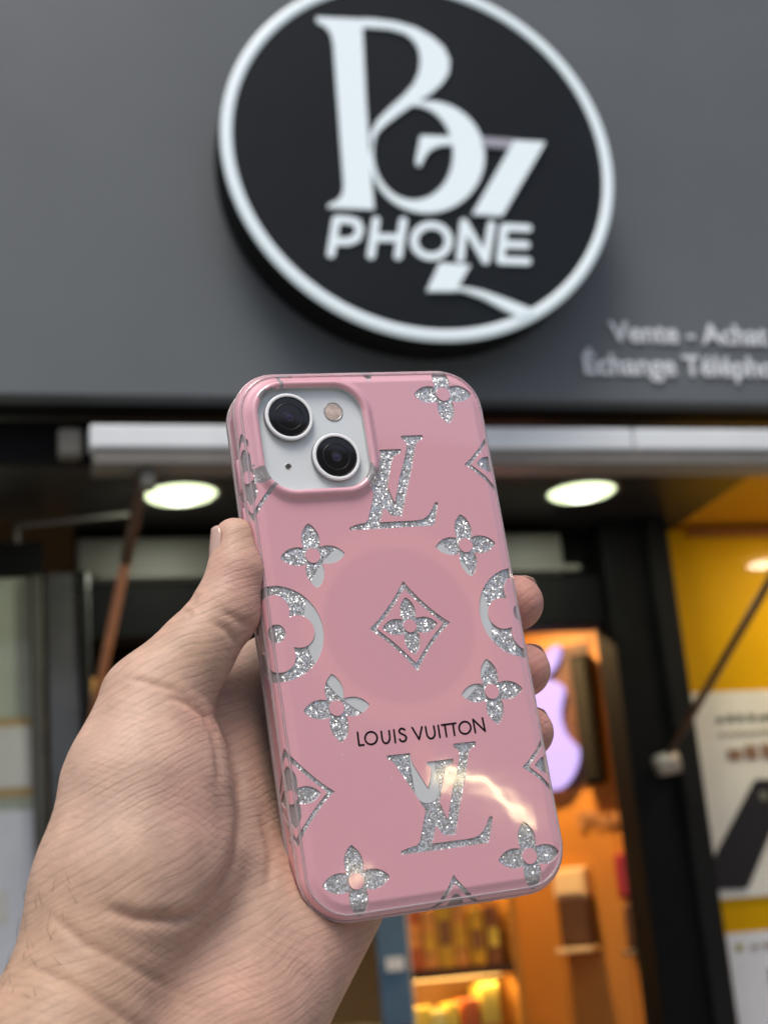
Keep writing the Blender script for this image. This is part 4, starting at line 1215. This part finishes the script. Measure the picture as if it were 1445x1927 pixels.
# smooth the skin a little
E_ = np.vstack([HQ[:, [0, 1]], HQ[:, [1, 2]], HQ[:, [2, 3]], HQ[:, [3, 0]]])
deg = np.bincount(E_.ravel(), minlength=len(HP)).astype(float)
def lap(X):
    out = np.zeros_like(X)
    np.add.at(out, E_[:, 0], X[E_[:, 1]]); np.add.at(out, E_[:, 1], X[E_[:, 0]])
    return out / deg[:, None]
for _ in range(6):
    HP = HP + 0.5 * (lap(HP) - HP)
def normals(P):
    n = np.zeros_like(P)
    fn = np.cross(P[HQ[:, 2]] - P[HQ[:, 0]], P[HQ[:, 3]] - P[HQ[:, 1]])
    for k in range(4):
        np.add.at(n, HQ[:, k], fn)
    return n / np.maximum(np.linalg.norm(n, axis=1), 1e-9)[:, None]
HN = normals(HP)
# flexion creases pressed into the palm side (drawn in the phone's x, y)
def seg_dist(P, poly):
    d = np.full(len(P), 1e9); tt = np.zeros(len(P)); L = 0
    poly = np.array(poly, float)
    ln_ = np.linalg.norm(np.diff(poly, axis=0), axis=1); tot = ln_.sum()
    for i in range(len(poly) - 1):
        e_ = poly[i + 1] - poly[i]
        t = np.clip(((P - poly[i]) @ e_) / (e_ @ e_), 0, 1)
        dd = np.linalg.norm(P - poly[i] - t[:, None] * e_, axis=1)
        m = dd < d
        d = np.where(m, dd, d); tt = np.where(m, (L + t * ln_[i]) / tot, tt); L += ln_[i]
    return d, tt
CREASES = [  # points, depth, width
    ([(-59, -21), (-53, -20), (-50, -27), (-49.5, -36), (-52, -48), (-56, -57), (-63, -65), (-72, -70)], 0.9, 1.5),
    ([(-69, -14.5), (-63, -17), (-58.5, -20.5), (-57.8, -25)], 0.8, 1.1),
    ([(-57.5, -21.5), (-57, -30), (-58, -40)], 0.5, 1.2),
    ([(-46, -2.5), (-50, 2.0), (-54, 4.0)], 0.45, 0.9),
    ([(-39, 2.5), (-45, 3.5), (-51, 7.0)], 0.4, 0.9),
    ([(-92, -64), (-84, -68), (-74, -69.5), (-66, -68)], 1.0, 1.4),
    ([(-104, -62), (-96, -72), (-84, -80), (-74, -86)], 0.45, 1.2),
    ([(-112, -72), (-98, -82), (-86, -92), (-76, -103)], 0.6, 1.3),
    ([(-44, -44), (-43, -56), (-47, -66)], 0.55, 1.5),
    ([(-78, -8), (-70, -12), (-62, -15)], 0.35, 0.9),
    ([(-55, 15), (-57, 9)], 0.4, 0.7), ([(-59, 10), (-58, 6)], 0.35, 0.6),
]
front = np.clip(HN[:, 2] * 3 + 0.6, 0, 1)
push = np.zeros(len(HP))
for pts, dep, wd in CREASES:
    d, t = seg_dist(HP[:, :2], pts)
    env = np.clip(np.minimum(t, 1 - t) * 5, 0, 1)
    push += -dep * np.exp(-(d / wd) ** 2) * env + 0.28 * dep * np.exp(-((d - 2.4 * wd) / (1.6 * wd)) ** 2) * env
HP = HP + HN * (push * front)[:, None]
# flesh flattens against the plastic instead of entering it
def case_sd(P):
    q1 = sd_rrect(P[:, 0], P[:, 1], HW + 0.25, HH + 0.25, CR) + ER
    q2 = np.abs(P[:, 2] + 5.9) - 6.1 + ER
    return np.hypot(np.maximum(q1, 0), np.maximum(q2, 0)) + np.minimum(np.maximum(q1, q2), 0) - ER
for _ in range(3):
    m = np.nonzero(case_sd(HP) < 0)[0]
    if not len(m): break
    Pm = HP[m]; e_ = 0.05
    g0 = case_sd(Pm)
    gr = np.stack([case_sd(Pm + e_ * np.eye(3)[i]) - g0 for i in range(3)], -1)
    gr /= np.maximum(np.linalg.norm(gr, axis=1), 1e-9)[:, None]
    HP[m] = Pm - gr * g0[:, None]
HN = normals(HP)

hand_me = bpy.data.meshes.new('hand')
hand_me.from_pydata((HP * MM).tolist(), [], HQ.tolist())
hand_me.polygons.foreach_set('use_smooth', [True] * len(hand_me.polygons))
# skin colour: flush where blood gathers, tan on the wrist, paler where the skin is stretched
base = np.array([0.560, 0.365, 0.272])
colr = np.tile(base, (len(HP), 1))
def blush(c_, r_, rgb, amt):
    global colr
    d = np.linalg.norm((HP - np.array(c_)) / np.array(r_), axis=1)
    w = (np.exp(-d ** 2) * amt)[:, None]
    colr = colr * (1 - w) + np.array(rgb) * w
PINKS, TAN, PALE, RED = (0.60, 0.315, 0.255), (0.470, 0.300, 0.195), (0.62, 0.435, 0.340), (0.50, 0.20, 0.155)
blush((-42, 14, -4), (9, 12, 12), PINKS, 0.9)
blush((-44, 27, -6), (8, 5, 10), (0.60, 0.37, 0.26), 0.6)
blush((-60, -2, 0), (12, 12, 20), TAN, 0.35)
blush((-80, -40, 12), (18, 20, 14), PALE, 0.45)
blush((-66, -44, 8), (10, 16, 14), PINKS, 0.55)
blush((-60, -22, -4), (8, 7, 14), RED, 0.5)
blush((-50, -30, -14), (6, 14, 14), PALE, 0.25)
blush((-64, -92, 6), (26, 16, 20), (0.60, 0.325, 0.245), 0.6)
blush((-30, -84, -12), (20, 12, 18), PINKS, 0.5)
blush((-104, -78, 10), (24, 26, 26), TAN, 0.8)
blush((-120, -120, 20), (40, 40, 60), TAN, 0.7)
for c_ in ((44, 7, -13), (43, -13, -14), (39, -31, -15)):
    blush(c_, (12, 11, 14), (0.62, 0.275, 0.23), 0.85)
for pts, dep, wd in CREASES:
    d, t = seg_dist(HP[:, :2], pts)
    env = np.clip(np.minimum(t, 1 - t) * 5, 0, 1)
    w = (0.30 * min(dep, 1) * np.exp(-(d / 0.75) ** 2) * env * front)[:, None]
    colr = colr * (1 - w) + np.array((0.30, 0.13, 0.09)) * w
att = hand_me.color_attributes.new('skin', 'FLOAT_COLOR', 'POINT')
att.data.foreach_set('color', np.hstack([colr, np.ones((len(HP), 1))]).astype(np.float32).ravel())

M_skin, nt, p = new_nodes('skin')
ca = nt.nodes.new('ShaderNodeVertexColor'); ca.layer_name = 'skin'
tc = nt.nodes.new('ShaderNodeTexCoord')
def tex(kind, scale, vec=None, **kw):
    n = nt.nodes.new(kind); n.inputs['Scale'].default_value = scale
    for k_, v_ in kw.items(): n.inputs[k_].default_value = v_
    nt.links.new(vec if vec else tc.outputs['Object'], n.inputs['Vector'])
    return n
def math_(op, a_, b_=None):
    n = nt.nodes.new('ShaderNodeMath'); n.operation = op
    for i_, q_ in enumerate((a_, b_)):
        if q_ is None: continue
        if isinstance(q_, (int, float)): n.inputs[i_].default_value = q_
        else: nt.links.new(q_, n.inputs[i_])
    return n.outputs[0]
warp_n = nt.nodes.new('ShaderNodeTexNoise'); warp_n.inputs['Scale'].default_value = 30; warp_n.inputs['Detail'].default_value = 2
nt.links.new(tc.outputs['Object'], warp_n.inputs['Vector'])
warp_s = nt.nodes.new('ShaderNodeVectorMath'); warp_s.operation = 'SUBTRACT'; warp_s.inputs[1].default_value = (0.5, 0.5, 0.5)
nt.links.new(warp_n.outputs['Color'], warp_s.inputs[0])
warp_k = nt.nodes.new('ShaderNodeVectorMath'); warp_k.operation = 'SCALE'; warp_k.inputs['Scale'].default_value = 0.009
nt.links.new(warp_s.outputs[0], warp_k.inputs[0])
warp_a = nt.nodes.new('ShaderNodeVectorMath'); warp_a.operation = 'ADD'
nt.links.new(tc.outputs['Object'], warp_a.inputs[0]); nt.links.new(warp_k.outputs[0], warp_a.inputs[1])
def mapping(rot, scl):
    n = nt.nodes.new('ShaderNodeMapping'); n.inputs['Rotation'].default_value = rot; n.inputs['Scale'].default_value = scl
    nt.links.new(warp_a.outputs[0], n.inputs['Vector'])
    return n.outputs[0]
mott = tex('ShaderNodeTexNoise', 130, Detail=4)
mr = nt.nodes.new('ShaderNodeMapRange'); mr.inputs['From Min'].default_value = .3; mr.inputs['From Max'].default_value = .7
mr.inputs['To Min'].default_value = 0.90; mr.inputs['To Max'].default_value = 1.10
nt.links.new(mott.outputs[0], mr.inputs['Value'])
# long folds running across the ball of the thumb, crossing folds in places, fine ridge lines
def lines(rot, freq, dist, dsc, power):
    w = tex('ShaderNodeTexWave', 1.0, mapping((0, 0, R(rot)), (freq, freq, freq)), Distortion=dist, Detail=2)
    w.inputs['Detail Scale'].default_value = dsc
    return math_('POWER', w.outputs['Fac'], power)
def patch(scale, lo, hi, seed):
    n = nt.nodes.new('ShaderNodeTexNoise'); n.noise_dimensions = '4D'; n.inputs['Scale'].default_value = scale; n.inputs['W'].default_value = seed; n.inputs['Detail'].default_value = 2
    nt.links.new(tc.outputs['Object'], n.inputs['Vector'])
    m_ = nt.nodes.new('ShaderNodeMapRange'); m_.inputs['From Min'].default_value = lo; m_.inputs['From Max'].default_value = hi
    nt.links.new(n.outputs[0], m_.inputs['Value'])
    return m_.outputs[0]
f1 = math_('MAXIMUM', lines(73, 125, 3.0, 0.3, 0.14), patch(70, 0.44, 0.60, 1.0))
f2 = math_('MAXIMUM', lines(68, 225, 4.0, 0.45, 0.16), patch(90, 0.40, 0.62, 4.0))
f3 = math_('MAXIMUM', lines(122, 150, 5.0, 0.5, 0.14), patch(60, 0.30, 0.50, 9.0))
ridge = lines(80, 620, 4.0, 0.3, 1.0)
v1 = tex('ShaderNodeTexVoronoi', 1.0, mapping((0, 0, R(-25)), (420, 760, 560)))
v1.feature = 'DISTANCE_TO_EDGE'
crack = math_('MINIMUM', math_('MULTIPLY', v1.outputs['Distance'], 4.0), 1.0)
hh = math_('ADD', math_('ADD', math_('MULTIPLY', f1, 1.0), math_('MULTIPLY', f2, 0.6)), math_('MULTIPLY', f3, 0.7))
hh = math_('ADD', hh, math_('ADD', math_('MULTIPLY', ridge, 0.12), math_('MULTIPLY', crack, 0.22)))
fine = tex('ShaderNodeTexNoise', 2200, Detail=3)
hh = math_('ADD', hh, math_('MULTIPLY', fine.outputs[0], 0.3))
bu = nt.nodes.new('ShaderNodeBump'); bu.inputs['Strength'].default_value = 0.34; bu.inputs['Distance'].default_value = 0.00028
nt.links.new(hh, bu.inputs['Height']); nt.links.new(bu.outputs[0], p.inputs['Normal'])
# the skin is a touch browner in its lines, freckled by pores
pores = tex('ShaderNodeTexNoise', 900, Detail=4)
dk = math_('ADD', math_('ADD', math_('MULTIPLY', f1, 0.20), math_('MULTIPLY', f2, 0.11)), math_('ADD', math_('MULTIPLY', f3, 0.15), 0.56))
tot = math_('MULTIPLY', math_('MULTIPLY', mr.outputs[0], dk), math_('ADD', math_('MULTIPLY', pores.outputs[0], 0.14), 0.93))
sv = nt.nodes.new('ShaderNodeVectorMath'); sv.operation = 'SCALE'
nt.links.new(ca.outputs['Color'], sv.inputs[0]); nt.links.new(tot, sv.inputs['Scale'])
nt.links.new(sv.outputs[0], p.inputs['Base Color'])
p.inputs['Roughness'].default_value = 0.52
p.inputs['Specular IOR Level'].default_value = 0.4
p.inputs['Subsurface Weight'].default_value = 0.18
p.inputs['Subsurface Radius'].default_value = (1.0, 0.35, 0.2)
p.inputs['Subsurface Scale'].default_value = 0.003
hand = obj('hand', hand_me, M_skin)
hand.matrix_world = POSE
tag(hand, 'bare left hand and wrist gripping the pink phone case from behind', 'hand')

# nails: thin curved plates on the backs of the tips
M_nail = mat('nail', (0.60, 0.40, 0.33), 0.25, coat=0.3)
def nail(c_, along, out, ln2, wd2, r_, name='fingernail'):
    c_, along, out = Vector(c_), Vector(along).normalized(), Vector(out).normalized()
    out = (out - along * out.dot(along)).normalized(); sidev = along.cross(out)
    bm = bmesh.new(); nu, nv = 10, 8
    for layer in (0, 1):
        for i in range(nu + 1):
            u = i / nu
            for j in range(nv + 1):
                v = j / nv * 2 - 1
                half = wd2 * (1 - 0.35 * max(0, (u - 0.75) / 0.25) ** 2) * (0.82 + 0.18 * min(1, u * 4))
                ang = v * half / r_
                q = c_ + along * (u - 0.5) * ln2 * 2 + (out * math.cos(ang) + sidev * math.sin(ang)) * (r_ - 0.35 * layer) - out * 0.9 * max(0, u - 0.35) ** 2
                bm.verts.new(q * MM)
    bm.verts.ensure_lookup_table()
    st = (nu + 1) * (nv + 1)
    for i in range(nu):
        for j in range(nv):
            a_ = i * (nv + 1) + j
            bm.faces.new([bm.verts[x] for x in (a_, a_ + 1, a_ + nv + 2, a_ + nv + 1)])
            bm.faces.new([bm.verts[st + x] for x in (a_, a_ + nv + 1, a_ + nv + 2, a_ + 1)])
    bl = [i * (nv + 1) for i in range(nu + 1)] + [nu * (nv + 1) + j for j in range(1, nv + 1)] + [i * (nv + 1) + nv for i in range(nu - 1, -1, -1)] + [j for j in range(nv - 1, 0, -1)]
    for i in range(len(bl)):
        a_, b_ = bl[i], bl[(i + 1) % len(bl)]
        bm.faces.new([bm.verts[x] for x in (a_, b_, st + b_, st + a_)])
    bmesh.ops.recalc_face_normals(bm, faces=bm.faces)
    return obj(name, bm_mesh(bm), M_nail, hand, True)
nail((-42.9, 25.0, -6.2), (0.16, 1.0, 0.0), (-0.96, 0.12, 0.02), 6.6, 5.0, 6.18, 'thumbnail')
nail((42.6, 7.2, -16.5), (0.62, -0.1, 0.78), (0.84, 0.46, -0.30), 5.6, 6.2, 8.65)
nail((41.6, -12.9, -17.5), (0.55, -0.1, 0.82), (0.84, 0.48, -0.30), 5.4, 5.8, 8.25)
nail((39.5, -31.0, -17.6), (0.50, -0.1, 0.85), (0.84, 0.50, -0.25), 4.8, 5.2, 7.68)

# a few fine hairs on the wrist
cand = np.nonzero((HP[:, 0] < -96) & (HP[:, 1] > -86) & (HP[:, 1] < -58) & (HN[:, 0] < -0.35) & (HN[:, 2] > -0.3))[0]
ms = []
for i in rng.choice(cand, 34, replace=False):
    p0, n0 = Vector(HP[i]), Vector(HN[i])
    t = Vector((-0.25 + 0.3 * rng.normal(), 0.8, 0.35 * rng.normal()))
    t = (t - n0 * t.dot(n0)).normalized()
    L = rng.uniform(2.5, 6.0)
    pts = [p0 - n0 * 0.3, p0 + n0 * 0.3 * L * 0.35 + t * L * 0.35, p0 + n0 * 0.18 * L + t * L * 0.72, p0 + n0 * 0.16 * L + t * L]
    ms.append(tube_mesh([q * MM for q in pts], [0.045 * MM, 0.042 * MM, 0.032 * MM, 0.012 * MM], 4, False))
tag(obj('hair', join_meshes(ms), mat('arm_hair', (0.05, 0.03, 0.02), 0.5), hand), kind='stuff')
